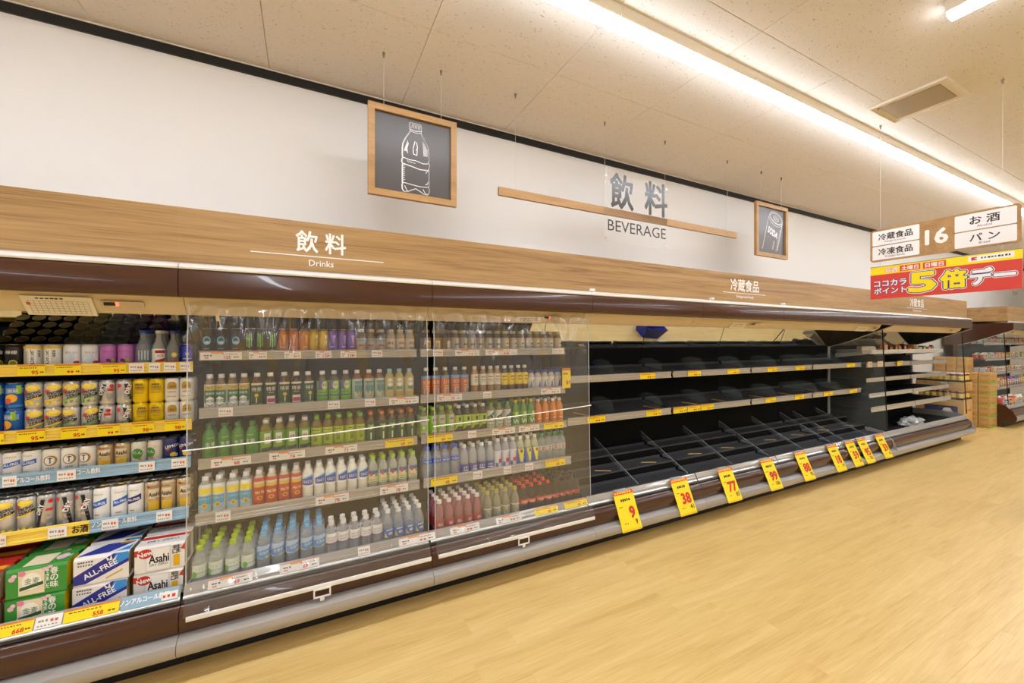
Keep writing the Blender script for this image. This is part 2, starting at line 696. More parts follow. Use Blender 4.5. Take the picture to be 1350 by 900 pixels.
def make_case(x0, x1, label, shelves, group, stepped=False, cheek_l=False, cheek_r=False, glass_l=False, glass_r=False, display=None, name='refrigerated_display_cabinet', inserts=None, fans=(), cheek_mat=None, lit=False):
    e = empty(name, ((x0 + x1) / 2, 2.8, 0), 0, label, 'display cabinet', group)
    ox, oy = -(x0 + x1) / 2, -2.8

    def add(nm, mb, par=e, **kw):
        mb.v = [(v[0] + ox, v[1] + oy, v[2]) for v in mb.v] if par is e or kw.pop('shift', True) else mb.v
        return mb.build(nm, par, **kw)
    a, b2 = x0 + G, x1 - G
    add('kick_plate', MB().box(a, b2, 2.48, 2.52, -.004, .125, KICK))
    add('base', MB().box(a, b2, 2.52, 3.24, .02, .30, BLACK))
    add('bumper', MB().prism([(2.50, .118), (2.365, .114), (2.335, .122), (2.319, .142), (2.316, .165), (2.325, .187), (2.348, .2), (2.372, .205), (2.50, .205)], a, b2, GREY))
    add('front_panel', MB().prism([(2.50, .207), (2.373, .207), (2.362, .228), (2.362, .268), (2.368, .298), (2.385, .322), (2.41, .335), (2.50, .335)], a, b2, BROWN))
    add('trim_strip', MB().prism([(2.395, .3355), (2.50, .3355), (2.50, .341), (2.40, .341)], a, b2, DARKM))
    lm = MB().sheet([(2.455, .398), (2.447, .400), (2.437, .390), (2.431, .375), (2.425, .37), (2.421, .355), (2.412, .348), (2.411, .3412)], a + .004, b2 - .004, .004, LIPM)
    add('lip_rail', lm)
    add('deck', MB().box(a, b2, 2.452, 3.06, .341 - .02, ZDECK + .006, BLACK))
    add('back_panel', MB().box(a, b2, 3.085, 3.10, .30, 1.51, BLACK))
    # tilted mirror above the top shelf
    add('mirror', MB().prism([(3.082, 1.512), (2.969, 1.840), (2.974, 1.842), (3.087, 1.514)], a + .003, b2 - .003, MIRROR))
    add('mirror_edge', MB().box(a, b2, 3.072, 3.09, 1.505, 1.512, DARKM))
    # canopy
    add('canopy', MB().prism([(2.362, 1.785), (2.358, 1.80), (2.358, 1.895), (2.366, 1.908), (3.24, 1.908), (3.24, 1.85), (2.44, 1.85), (2.43, 1.78), (2.37, 1.778)], a, b2, BROWN))
    add('canopy_trim', MB().prism([(2.360, 1.909), (2.358, 1.918), (2.366, 1.930), (2.386, 1.938), (2.426, 1.948), (2.426, 1.909)], a, b2, CHROME))
    add('underside', MB().prism([(2.532, 1.72), (2.532, 1.846), (2.962, 1.846), (2.962, 1.80)], a, b2, BLACK))
    cr = b2 - (.09 if cheek_r else 0)
    cov = add('light_cover', MB().sheet([(2.445, 1.79), (2.47, 1.745), (2.525, 1.702)], a, cr, .006, CREAM))
    if display is not None:
     dm = MB().box(-.075, .075, -.002, .002, -.014, .014, mat('display_bezel', (206, 186, 150), .4))
     dm.box(-.065, -.025, -.0035, -.002, -.008, .009, mat('display_dark', (28, 24, 22), .2))
     dm.box(-.025, -.014, -.0035, -.002, -.008, .009, mat('display_red', (230, 40, 30), .3, emit=(1, .08, .05), estr=1.2) if lit else mat('display_dim', (70, 60, 50), .3))
     dd = dm.build('control_display', cov)
     dd.location = (x0 + display + ox, 2.468 - 2.8 - .006, 1.742)
     dd.rotation_euler = (math.radians(33), 0, 0)
    # shelves
    for si, (z0, z1, y, col) in enumerate(shelves):
        zt = z1 - .03
        sh = add('shelf', MB().box(a + .012, b2 - .012, y, 3.07, zt - .018, zt, BLACK))
        rm = MB()
        segs = col if isinstance(col, list) else [(a + .012, b2 - .012, col)]
        for s0, s1, cm in segs:
            rm.prism(rail_profile(y, z0, z1), s0, s1, cm or RAILM)
        rl = add('price_rail', rm, sh)
        for s in (a + .05, b2 - .05):
            add('bracket', MB().prism([(y + .06, zt - .0185), (3.07, zt - .0185), (3.07, zt - .075), (y + .10, zt - .03)], s - .002, s + .002, BLACK), sh)
        if stepped:
            t = link('mesh_tray', tray_shelf, sh, (x0 + .025 + ox, y + .02 - 2.8, zt + .012), (math.radians(8), 0, 0))   # gravity-feed tray, falls to the front
            for fxp in fans:
                link('divider', fan_me, sh, (x0 + fxp + ox, y + .03 - 2.8, zt + .001))
    if stepped:
        for (yy, zz) in ((2.47, .385), (2.66, .455), (2.86, .53)):
            link('mesh_tray', tray_deck, e, (x0 + .025 + ox, yy - 2.8, zz))
        for (yy, zz) in ((2.65, .45), (2.85, .525)):
            add('riser', MB().box(a + .01, b2 - .01, yy + .002, yy + .008, ZDECK + .006, zz + .004, BLACK))
        for fxp in fans:
            link('divider', deckdiv_me, e, (x0 + fxp + ox + .03, -2.8, 0))
    ck = [(2.362, 1.778), (2.362, 1.905), (3.25, 1.905), (3.25, 1.50), (3.06, 1.50), (2.83, 1.575)]
    for on, xa, xb, gl in ((cheek_l, x0 + .0005, x0 + .014, glass_l), (cheek_r, x1 - .014, x1 - .0005, glass_r)):
        if not on:
            continue
        out = cheek_mat or DARKM
        add('canopy_cheek', MB().prism(ck, xa, xb, out))
        add('cheek_edge', MB().sheet([(2.362, 1.776), (2.83, 1.573), (3.06, 1.498)], xa, xb, -.007, CHROME))
        add('end_plate', MB().prism([(2.318, .15), (2.318, .20), (2.365, .31), (2.41, .345), (2.46, .41), (2.6, .43), (3.25, .43), (3.25, -.004), (2.49, -.004), (2.49, .11), (2.345, .11)], xa, xb, cheek_mat or GREY))
        if gl:
            ym = [(2.425, .425), (2.475, 1.725), (2.83, 1.57), (3.06, 1.497), (3.06, .432), (2.6, .432)]
            add('end_glass', MB().prism(ym, xa + .004, xa + .009, GLASS))
            add('glass_edge', MB().prism([(2.415, .42), (2.465, 1.73), (2.476, 1.726), (2.426, .42)], xa + .003, xb - .003, DARKM))
        add('end_post', MB().box(xa, xb, 3.06, 3.12, -.004, 1.50, cheek_mat or WHITE))
    return e


YR = mat('yellow_shelf_strip', (250, 214, 84), .22, coat=.7)
BR = mat('pale_blue_shelf_strip', (150, 186, 212), .22, coat=.7)
x4 = along(119, 2.62)
bay0 = [(1.407, 1.464, 2.70, YR), (1.102, 1.1625, 2.68, YR), (.908, .968, 2.66, BR), (.657, .720, 2.62, [(BX[0] + .014, x4, YR), (x4 + .001, BX[1] - .014, BR)])]
bay12 = [(1.465, 1.52, 2.70, None), (1.152, 1.212, 2.70, None), (.882, .942, 2.68, None), (.605, .67, 2.62, None)]
bay3 = [(1.228, 1.29, 2.70, None), (.885, .95, 2.70, None)]
grp = 'refrigerated case modules of the beverage run'
CASES = [make_case(BX[0], BX[1], 'open refrigerated case filled with beer and spirit cans, without a film cover', bay0, grp, display=.976, lit=True)]
CASES.append(make_case(BX[1], BX[2], 'refrigerated case of tea and water bottles next to the beer case', bay12, grp))
CASES.append(make_case(BX[2], BX[3], 'refrigerated case of coffee, juice and cola bottles next to the empty cases', bay12, grp, display=.91, lit=True))
em = ['empty black refrigerated case next to the cola bottles', 'second empty black refrigerated case from the cola bottles', 'third empty black refrigerated case from the cola bottles', 'empty black refrigerated case next to the end case with the basket shelf']
for k in range(4):
    CASES.append(make_case(BX[3 + k], BX[4 + k], em[k], bay3, grp, True, cheek_r=(k == 3), glass_r=(k == 3), display=(None, .905, None, 1.0)[k], fans=(.53, 1.12) if k < 3 else (.2, .75)))
XE0, XE1 = BX[7], 9.36
BASK = mat('white_wire_basket', (232, 228, 222), .35)
XM = (XE0 + XE1) / 2
endS = [(1.217, 1.281, 2.65, None), (1.018, 1.078, 2.65, None), (.814, .875, 2.62, None), (.624, .696, 2.60, None)]
CASES.append(make_case(XE0, XM, 'chilled food end case with basket shelf, module next to the empty cases', endS, grp))
CASES.append(make_case(XM, XE1, 'chilled food end case with basket shelf, module next to the stacked cartons', endS, grp, cheek_r=True, glass_r=True, display=.9))
# white wire basket shelf across the end case
e = empty('wire_basket_shelf', (XM, 2.85, 1.40), 0, 'white wire basket shelf holding snack packs in the chilled food end case', 'shelf')
bs = MB()
wv = XE1 - XE0 - .30
for k in range(int(wv / .03) + 1):
    x = -wv / 2 + k * wv / int(wv / .03)
    bs.box(x - .002, x + .002, -.20, .20, 0, .004, BASK)
    bs.box(x - .009, x + .009, -.204, -.200, 0, .052, BASK)
bs.box(-wv / 2, wv / 2, -.207, -.203, .046, .055, BASK)
bs.box(-wv / 2, wv / 2, -.207, -.203, 0, .008, BASK)
for z_ in (.004, .025, .046):
    bs.box(-wv / 2, wv / 2, .200, .204, z_, z_ + .004, BASK)
    for x in (-wv / 2, wv / 2):
        bs.box(x - .002, x + .002, -.2, .2, z_, z_ + .004, BASK)
bs.build('basket', e, smooth=False)
for x in (-wv / 2 + .05, 0.02, wv / 2 - .05):
    MB().prism([(-.15, 0), (.236, 0), (.236, -.06), (-.1, -.014)], x - .003, x + .003, BASK).build('bracket', e)

# far run past the cartons
farS = [(1.50, 1.555, 2.72, None), (1.20, 1.255, 2.70, None), (.93, .985, 2.68, None), (.65, .71, 2.62, None)]
CASES.append(make_case(11.35, 13.0, 'stocked refrigerated case past the cartons with brown end panel', farS, 'far run of cases', cheek_l=True, glass_l=True, cheek_mat=BROWN, display=.5))
CASES.append(make_case(13.0, 14.6, 'stocked refrigerated case adjoining the brown-ended far case', farS, 'far run of cases', display=.5))

# ------------------------------------------------------------------ hanging pictures and signs
WIRE = mat('thin_wire', (226, 222, 216), .4)
HOOK = mat('ceiling_hook_metal', (140, 130, 118), .4, metal=.4)


def hangers(e, xs, ztop, y=0.0, ex=None):
    """fine wires and cone hooks up to the ceiling, in the local frame of e (origin at base)"""
    z0 = e.location.z
    for x in xs:
        MB().tube([(x, y, ztop), (x, y, ZC - z0 - .02)], .0011, WIRE, 6).build('hanger_wire', e)
        MB().lathe([(.004, -.034), (.008, -.012), (.009, 0)], 10, HOOK, x, y, ZC - z0).build('ceiling_hook', e)


BOARD = mat('slate_board', (88, 82, 80), .32)
CHALK = (240, 238, 236)


def picture(x0, label, drawing, hooks):
    W = .60
    e = empty('framed_picture', (x0 + W / 2, 2.75, 2.53), 0, label, 'picture')
    fw, dp = .042, .03
    outer = [(-W / 2, 0), (W / 2, 0), (W / 2, W), (-W / 2, W)]
    inner = [(-W / 2 + fw, fw), (W / 2 - fw, fw), (W / 2 - fw, W - fw), (-W / 2 + fw, W - fw)]
    for k in range(4):
        j = (k + 1) % 4
        MB().prism([outer[k], outer[j], inner[j], inner[k]], -dp / 2, dp / 2, FRAMEW, 'y').build('frame_rail', e)
    MB().box(-W / 2 + fw - .004, W / 2 - fw + .004, .004, .011, fw - .004, W - fw + .004, BOARD).build('board', e)
    P = Print()
    drawing(P)
    P.it = [([(x, y * .98 + .026) for x, y in V], Fc, cl, ly) for V, Fc, cl, ly in P.it]
    P.flat(MB(), (0, .004, 0), step=.0005).build('chalk_drawing', e)
    hangers(e, hooks, W - .002)


def draw_bottle(P):
    c, wd = CHALK, .0065
    cx = .012
    rt = [(.0, .515), (.038, .515), (.042, .50), (.040, .465), (.038, .455), (.046, .44), (.07, .40), (.088, .36), (.092, .325), (.092, .27), (.088, .262), (.094, .252), (.096, .235), (.09, .22), (.092, .21), (.092, .09), (.09, .083), (.094, .07), (.092, .045), (.082, .03), (.05, .034), (.025, .05)]
    lf = [(-x, y) for x, y in rt]
    for s in (rt, lf):
        P.line([(cx + x, y) for x, y in s], wd, c)
        P.line([(cx + x * .975 + .002, y + .001) for x, y in s], wd * .5, c)
    P.line([(cx - .038, .468), (cx, .462), (cx + .038, .47)], wd * .8, c)
    P.line([(cx - .036, .456), (cx, .45), (cx + .036, .455)], wd * .6, c)
    for k in range(6):
        x = cx - .028 + k * .011
        P.line([(x, .48), (x + .006, .508)], .003, c)
    P.line([(cx - .09, .265), (cx - .04, .255), (cx, .257), (cx + .05, .245), (cx + .09, .252)], wd * .8, c)
    P.line([(cx - .09, .222), (cx - .03, .212), (cx + .03, .2), (cx + .09, .205)], wd, c)
    P.line([(cx - .088, .092), (cx - .03, .085), (cx + .03, .08), (cx + .09, .086)], wd * .8, c)
    for k in range(5):
        P.line([(cx + .05 + k * .007, .40 - k * .012), (cx + .055 + k * .006, .30)], .003, c)
        P.line([(cx - .055 - k * .004, .385 - k * .012), (cx - .062 - k * .004, .31)], .003, c)
    P.line([(cx - .005, .39), (cx - .018, .34), (cx - .016, .30), (cx + .008, .295), (cx + .01, .34)], .005, c)
    P.line([(cx + .006, .385), (cx + .012, .35), (cx + .004, .33)], .005, c)
    P.line([(cx - .05, .37), (cx - .06, .33), (cx - .055, .30)], .005, c)
    for k in range(8):
        P.line([(cx - .086, .205 - k * .014), (cx - .076 + .003 * (k % 2), .212 - k * .014)], .003, c)
    for k in range(4):
        P.line([(cx + .07, .19 - k * .004), (cx + .086, .195 + k * .006)], .003, c)
        P.line([(cx + .066 + k * .004, .10), (cx + .086, .115 + k * .004)], .003, c)
    P.line([(cx - .075, .07), (cx - .06, .04), (cx - .045, .035)], .005, c)
    P.line([(cx - .02, .05), (cx, .062), (cx + .02, .05)], .005, c)
    P.line([(cx + .05, .065), (cx + .065, .04), (cx + .08, .034)], .005, c)
    for k in range(5):
        P.line([(cx - .06 + k * .012, .25 - k * .002), (cx - .05 + k * .012, .235)], .0025, c)


def draw_can(P):
    c = CHALK
    R = Matrix.Rotation(math.radians(-17), 2)

    def T(x, y):
        v = R @ Vector((x, y))
        return (v.x + .03, v.y + .30)

    def el(cx, cy, rx, ry, w, n=26):
        P.line([T(cx + rx * math.cos(2 * PI * k / n), cy + ry * math.sin(2 * PI * k / n)) for k in range(n + 1)], w, c)
    el(.02, .155, .125, .062, .007)
    el(.02, .15, .11, .05, .004)
    el(.02, .15, .055, .028, .006)
    el(.005, .148, .02, .012, .006)
    el(.045, .152, .018, .012, .005)
    P.line([T(-.106, .16), (T(-.118, .10)), T(-.118, -.285)], .007, c)
    P.line([T(.146, .16), T(.15, .10), T(.15, -.195)], .007, c)
    P.line([T(-.115, .12), T(-.06, .075), T(.03, .062), T(.11, .085), T(.15, .12)], .005, c)
    for k in range(22):
        y = .05 - k * .0125
        P.line([T(.125 - (k % 3) * .006, y), T(.146, y + .004)], .0028, c)
    for k in range(12):
        y = -.12 - k * .009
        P.line([T(.05, y), T(.075, y + .004)], .0026, c)
    v = R @ Vector((.01, -.03))
    P.text('SODA', v.x + .03, v.y + .30, .075, c, 2, rot=math.radians(-20), bold=.03, w=.19)


picture(.350, 'oak-framed slate board with a chalk drawing of a plastic bottle', draw_bottle, (-.20, .19))
picture(4.43, 'oak-framed slate board with a chalk drawing of a soda can', draw_can, (-.19, .19))

# hanging beverage sign: oak bar with a clear panel and dark lettering
e = empty('beverage_sign', (2.69, 2.75, 2.44), 0, 'hanging oak bar sign with clear panel reading beverage', 'sign')
MB().box(-1.405, 1.405, -.012, .012, .234, .296, FRAMEW).build('wooden_bar', e)
MB().box(-.40, .36, -.016, -.012, 0, .60, mat('clear_sign_panel', (240, 242, 242), .03, alpha=.03)).build('clear_panel', e)
DK = mat('dark_sign_lettering', (70, 64, 62), .25)
P = Print()
P.text('飲', -.205, .455, .30, DK, 1, bold=.022, w=.262)
P.text('料', .21, .455, .30, DK, 1, bold=.022, w=.28)
P.text('BEVERAGE', -.015, .145, .098, DK, 1, bold=-.004, w=.70)
P.flat(MB(), (0, -.016, 0), step=.002).build('lettering', e)
for x in (-.385, .345):
    for z in (.03, .57):
        MB().lathe([(.008, 0), (.008, .004)], 12, CHROME).build('panel_fixing', e, (x, -.016, z), (PI / 2, 0, 0))
hangers(e, (-1.26, -.385, .345, 1.26), .296)

# aisle sign 16 and the banner below it, hung across the aisle, facing back along -X
def cross_sign(name, y0, y1, zb, label, cat):
    e = empty(name, (4.51, (y0 + y1) / 2, zb), -PI / 2, label, cat)
    return e        # local +x runs to -Y (reader's right), local -y faces the camera side


e = cross_sign('aisle_sign', .90, 1.757, 2.275, 'oak hanging aisle sign numbered 16 with four white plates', 'sign')
Wd, Hh = .857, .281
pts = []
for cx, cy, a0 in ((Wd / 2 - .025, Hh - .025, 0), (-Wd / 2 + .025, Hh - .025, 90), (-Wd / 2 + .025, .025, 180), (Wd / 2 - .025, .025, 270)):
    for k in range(6):
        a = math.radians(a0 + 18 * k)
        pts.append((cx + .025 * math.cos(a), cy + .025 * math.sin(a)))
MB().prism(pts, -.006, .006, FRAMEW, 'y').build('sign_board', e)
PLT = mat('white_sign_plate', (240, 236, 234), .4)


def plate(x0, z0, x1, z1, jp, en, wj, hj):
    P = Print().rrect(x0, z0, x1, z1, .008, PLT, 1)
    cx = (x0 + x1) / 2
    P.text(jp, cx, z0 + (z1 - z0) * .57, hj, (66, 52, 46), 2, bold=.02, w=wj)
    P.text(en, cx, z0 + (z1 - z0) * .2, .017, (90, 78, 72), 2)
    P.flat(MB(), (0, -.006, 0), step=.0008).build('plate', e)


l0 = -Wd / 2
plate(l0 + .016, .142, l0 + .326, .266, '冷蔵食品', 'Refrigerated foods', .225, .058)
plate(l0 + .016, .015, l0 + .326, .134, '冷凍食品', 'Frozen foods', .225, .058)
plate(l0 + .528, .142, l0 + .838, .266, 'お 酒', 'Alcohol', .15, .062)
plate(l0 + .528, .015, l0 + .838, .134, 'パ ン', 'Bread', .15, .055)
Print().text('16', l0 + .426, .141, .115, WL, 1, bold=.035).flat(MB(), (0, -.006, 0), step=.0008).build('number', e)
hangers(e, (l0 + .07, l0 + .77), Hh - .002)

e = cross_sign('sale_banner', .895, 1.757, 1.945, 'red and yellow sale banner hung below the aisle sign', 'banner')
Wd, Hh = .862, .282
BY, BRD, NAVY, BW_ = (250, 222, 10), (214, 66, 54), (34, 48, 128), (244, 238, 234)
MB().box(-Wd / 2, Wd / 2, -.0015, .0015, 0, Hh, mat('banner_sheet', (240, 234, 226), .5)).build('banner_sheet', e)
l0 = -Wd / 2
P = Print()
P.rect(l0, 0, -l0, Hh * .76, BRD, 1)
P.rect(l0, Hh * .76, -l0, Hh, BY, 1)
P.text('毎週', l0 + .145, .245, .042, (226, 90, 60), 2, bold=.06, w=.085)
P.text('毎週', l0 + .145, .245, .042, BW_, 3, bold=.015, w=.085)
for x0, x1, t in ((.20, .33, '土曜日'), (.345, .48, '日曜日')):
    P.rect(l0 + x0, .222, l0 + x1, .272, (222, 80, 60), 2)
    P.text(t, l0 + (x0 + x1) / 2, .247, .034, BW_, 3, bold=.02, w=.105)
P.rect(l0 + .60, .232, l0 + .825, .272, BW_, 2)
P.poly([(l0 + .615, .24), (l0 + .645, .24), (l0 + .645, .247), (l0 + .63, .252), (l0 + .645, .257), (l0 + .645, .264), (l0 + .615, .264)], (208, 40, 40), 3)
P.bars(l0 + .665, l0 + .815, .253, .014, (80, 60, 56), 9, 3, 4)
for t, y in (('ココカラ', .135), ('ポイント', .07)):
    P.text(t, l0 + .135, y, .052, NAVY, 2, bold=.085, w=.215)
    P.text(t, l0 + .135, y, .052, BW_, 3, bold=.028, w=.215)
for t, cx, w_, h_, fc in (('5', .34, .155, .15, BY), ('倍', .52, .135, .135, BY), ('デー', .72, .215, .115, BW_)):
    k = 1.1 if t != '5' else .8
    P.text(t, l0 + cx, .115, h_, BW_, 2, bold=.115 * k, w=w_)
    P.text(t, l0 + cx, .115, h_, NAVY, 3, bold=.085 * k, w=w_)
    P.text(t, l0 + cx, .115, h_, fc, 4, bold=.05 if t != '5' else .04, w=w_)
P.flat(MB(), (0, -.0015, 0), step=.0006).build('banner_print', e)
MB().box(-Wd / 2, Wd / 2, -.004, .004, Hh, Hh + .006, mat('banner_rod', (150, 140, 128), .4)).build('banner_rod', e)
for x in (l0 + .07, l0 + .77):
    MB().tube([(x, 0, Hh + .006), (x, 0, Hh + .052)], .0012, WIRE, 6).build('hanger_wire', e)

# ------------------------------------------------------------------ clear film covers over two of the cases
FILM = bpy.data.materials.new('clear_vinyl_film')
FILM.use_nodes = True
nt = FILM.node_tree
nt.nodes.clear()
out = N(FILM, 'ShaderNodeOutputMaterial')
tr = N(FILM, 'ShaderNodeBsdfTransparent')
tr.inputs[0].default_value = (.96, .96, .955, 1)
gl = N(FILM, 'ShaderNodeBsdfGlossy')
gl.inputs['Roughness'].default_value = .10
df = N(FILM, 'ShaderNodeBsdfDiffuse')
df.inputs[0].default_value = (.85, .84, .82, 1)
tl = N(FILM, 'ShaderNodeBsdfTranslucent')
tl.inputs[0].default_value = (.85, .84, .82, 1)
m1 = N(FILM, 'ShaderNodeMixShader')
m1.inputs[0].default_value = .8
L(FILM, df.outputs[0], m1.inputs[1])
L(FILM, gl.outputs[0], m1.inputs[2])
geo = N(FILM, 'ShaderNodeNewGeometry')
mpf = N(FILM, 'ShaderNodeMapping')
mpf.inputs['Scale'].default_value = (9, 1, 3.2)
L(FILM, geo.outputs['Position'], mpf.inputs['Vector'])
nz = N(FILM, 'ShaderNodeTexNoise')
nz.inputs['Scale'].default_value = 1.0
nz.inputs['Detail'].default_value = 1
nz.inputs['Distortion'].default_value = 1.2
L(FILM, mpf.outputs[0], nz.inputs['Vector'])
bp = N(FILM, 'ShaderNodeBump')
bp.inputs['Strength'].default_value = 1.0
bp.inputs['Distance'].default_value = .09
L(FILM, nz.outputs['Fac'], bp.inputs['Height'])
sx_ = N(FILM, 'ShaderNodeSeparateXYZ')
L(FILM, geo.outputs['Position'], sx_.inputs[0])
mz = N(FILM, 'ShaderNodeMapRange')                       # crumpled where it hangs from its roller, taut below
mz.inputs['From Min'].default_value = 1.25
mz.inputs['From Max'].default_value = 1.65
mz.inputs['To Min'].default_value = .06
mz.inputs['To Max'].default_value = .3
L(FILM, sx_.outputs['Z'], mz.inputs[0])
L(FILM, mz.outputs[0], bp.inputs['Strength'])
L(FILM, bp.outputs[0], gl.inputs['Normal'])
m2 = N(FILM, 'ShaderNodeMixShader')
lw = N(FILM, 'ShaderNodeLayerWeight')
lw.inputs[0].default_value = .2
mr = N(FILM, 'ShaderNodeMapRange')
mr.inputs['To Min'].default_value = .14
mr.inputs['To Max'].default_value = .42
L(FILM, lw.outputs['Facing'], mr.inputs[0])
L(FILM, mr.outputs[0], m2.inputs[0])
L(FILM, tr.outputs[0], m2.inputs[1])
L(FILM, m1.outputs[0], m2.inputs[2])
L(FILM, m2.outputs[0], out.inputs['Surface'])
SEAM = mat('film_seam_white', (250, 248, 244), .15, coat=1.0)
RAILW = mat('cover_rail_white', (238, 234, 228), .35)


def film(x0, x1, label):
    e = empty('film_cover', ((x0 + x1) / 2, 2.40, .26), 0, label, 'film cover', 'clear film covers')
    hw = (x1 - x0) / 2
    r = random.Random(int(x0 * 100) + 3)
    prof = [(.060, 1.766 - .26)]
    zs = [1.755 - .018 * k for k in range(26)] + [1.28 - .0855 * k for k in range(11)]
    for zq in zs:
        f_ = (1.755 - zq) / (1.755 - .425)
        prof.append((.034 - .035 * min(1, f_ * 1.0), zq - .26))
    pleats = [(-hw + 2 * hw * (q + r.uniform(.25, .75)) / 9, r.uniform(-.5, .5), r.uniform(.03, .055), r.uniform(.022, .04), r.uniform(.09, .2)) for q in range(9)]
    prof += [(-.012, .405 - .26), (-.028, .345 - .26), (-.050, .292 - .26)]
    nx = 170
    V, Fc = [], []
    ph = [r.uniform(0, 6.28) for _ in range(6)]
    for (y, z) in prof:
        top = max(0.0, (z - 1.1) / .4)
        for i in range(nx + 1):
            s = i / nx
            x = -hw + 2 * hw * s
            edge = math.exp(-min(s, 1 - s) * 28)
            inset = .012 * edge * math.sin(z * 60 + ph[0]) * (top + .15)
            wv = .0022 * math.sin(s * 23 + ph[1]) + .0016 * math.sin(s * 51 + z * 9 + ph[2])
            wv += top * (.006 * math.sin(s * 37 + ph[3] + z * 11) + .004 * math.sin(s * 83 + ph[4] - z * 17))
            wv += edge * .010 * (1 + .6 * math.sin(z * 90 + ph[5]) * top)
            d = 1.505 - z                                # folds hanging from the roller
            for xj, kj, aj, wj, dj in pleats:
                if 0 < d < .7:
                    wv += aj * (d / dj if d < dj else math.exp(-(d - dj) / .10)) * math.exp(-((x - xj - kj * d) / wj) ** 2)
            zz = z - (.006 * math.sin(s * 40 + ph[2]) + .008 * edge) * (1 if z > 1.45 else 0)
            V.append((x + inset * (1 if s < .5 else -1), y - abs(wv) if z < .2 else y - wv, zz))
    for q in range(len(prof) - 1):
        for i in range(nx):
            a = q * (nx + 1) + i
            Fc.append((a, a + 1, a + nx + 2, a + nx + 1))
    me = bpy.data.meshes.new('film_sheet')
    me.from_pydata(V, [], Fc)
    me.materials.append(FILM)
    me.polygons.foreach_set('use_smooth', [True] * len(me.polygons))
    link('film_sheet', me, e)
    MB().tube([(-hw - .012, -.012, .795), (-hw * .3, -.011, .805), (hw * .4, -.011, .82), (hw + .004, -.012, .838)], .0034, SEAM, 8).build('film_seam', e)
    for s in (-1, 1):
        MB().tube([(s * (hw - .004), .026, 1.49), (s * (hw - .002), .010, 1.3), (s * (hw - .003), -.004, .6), (s * (hw - .002), -.016, .16)], .0028, mat('film_hem', (226, 226, 226), .1, alpha=.45)).build('film_hem', e)
    MB().bbox(-hw + .01, hw + .005, -.060, -.050, .010, .032, RAILW, .002).build('bottom_rail', e)
    hb = MB()
    hb.box(-.042, .042, -.064, -.060, .006, .014, RAILW)
    hb.box(-.042, -.034, -.064, -.060, -.028, .006, RAILW)
    hb.box(.034, .042, -.064, -.060, -.028, .006, RAILW)
    hb.box(-.042, .042, -.064, -.060, -.034, -.026, RAILW)
    hb.box(-.010, .010, -.064, -.060, -.052, -.034, RAILW)
    hb.build('pull_handle', e, smooth=False)


film(-.512, .652, 'clear vinyl film cover drawn down over the tea and water bottles')
film(.690, 1.868, 'clear vinyl film cover drawn down over the coffee and cola bottles')

# ------------------------------------------------------------------ products
ALU = mat('can_aluminium', (196, 190, 182), .28, metal=.85)
GOLDA = mat('gold_can_end', (206, 178, 112), .28, metal=.8)
PROD = {}


def pet_clear(rgb, alpha):
    return mat('pet_%d_%d_%d_%d' % (rgb[0], rgb[1], rgb[2], int(alpha * 100)), rgb, .09, alpha=alpha * .75 if alpha < .5 else alpha, coat=.4)


def plastic(rgb):
    return mat('plastic_%d_%d_%d' % tuple(rgb), rgb, .32)


def printed(rgb, metal=0.0):
    return mat('printed_%d_%d_%d_%d' % (rgb[0], rgb[1], rgb[2], int(metal * 10)), rgb, .26 if metal else .34, metal=metal)


SH = {
    'pet': ([(.0, 0), (.024, 0), (.030, .003), (.0325, .012), (.0325, .118), (.0322, .128), (.030, .141), (.0255, .154), (.019, .166), (.0142, .176), (.0128, .190)], .188, .0150, .018),
    'tall': ([(.0, 0), (.024, 0), (.030, .003), (.0325, .012), (.0325, .130), (.0320, .142), (.0295, .157), (.0245, .171), (.0175, .184), (.0137, .192), (.0128, .203)], .201, .0150, .018),
    'square': ([(.0, 0), (.026, 0), (.031, .003), (.0325, .010), (.0325, .145), (.031, .153), (.022, .172), (.0145, .182), (.0135, .190)], .188, .0155, .018),
    'slimsq': ([(.0, 0), (.022, 0), (.026, .003), (.0272, .010), (.0272, .145), (.026, .153), (.020, .172), (.0145, .182), (.0135, .190)], .188, .0150, .018),
    'cafe': ([(.0, 0), (.024, 0), (.028, .003), (.0292, .010), (.0292, .145), (.028, .153), (.021, .170), (.0150, .180), (.0140, .190)], .188, .0155, .018),
    'soda': ([(.0, 0), (.018, 0), (.028, .006), (.0325, .018), (.0325, .075), (.0318, .088), (.0325, .10), (.0325, .125), (.030, .142), (.0255, .159), (.018, .176), (.0135, .186), (.0125, .198)], .196, .0145, .017),
    'coffee': ([(.0, 0), (.028, 0), (.0315, .004), (.0325, .010), (.0325, .105), (.029, .122), (.0215, .138), (.0195, .145)], .143, .0195, .018),
    'short': ([(.0, 0), (.024, 0), (.0285, .003), (.0295, .010), (.0295, .105), (.028, .115), (.02, .135), (.014, .146), (.013, .153)], .151, .0155, .016),
    'glass': ([(.0, 0), (.027, 0), (.030, .004), (.0305, .012), (.0305, .098), (.027, .115), (.016, .138), (.0125, .155), (.0120, .185)], .183, .0140, .012),
}
CANS = {'can': (.0318, .122), 'tall': (.0318, .167), 'slim': (.0265, .134), 'energy': (.0268, .155)}


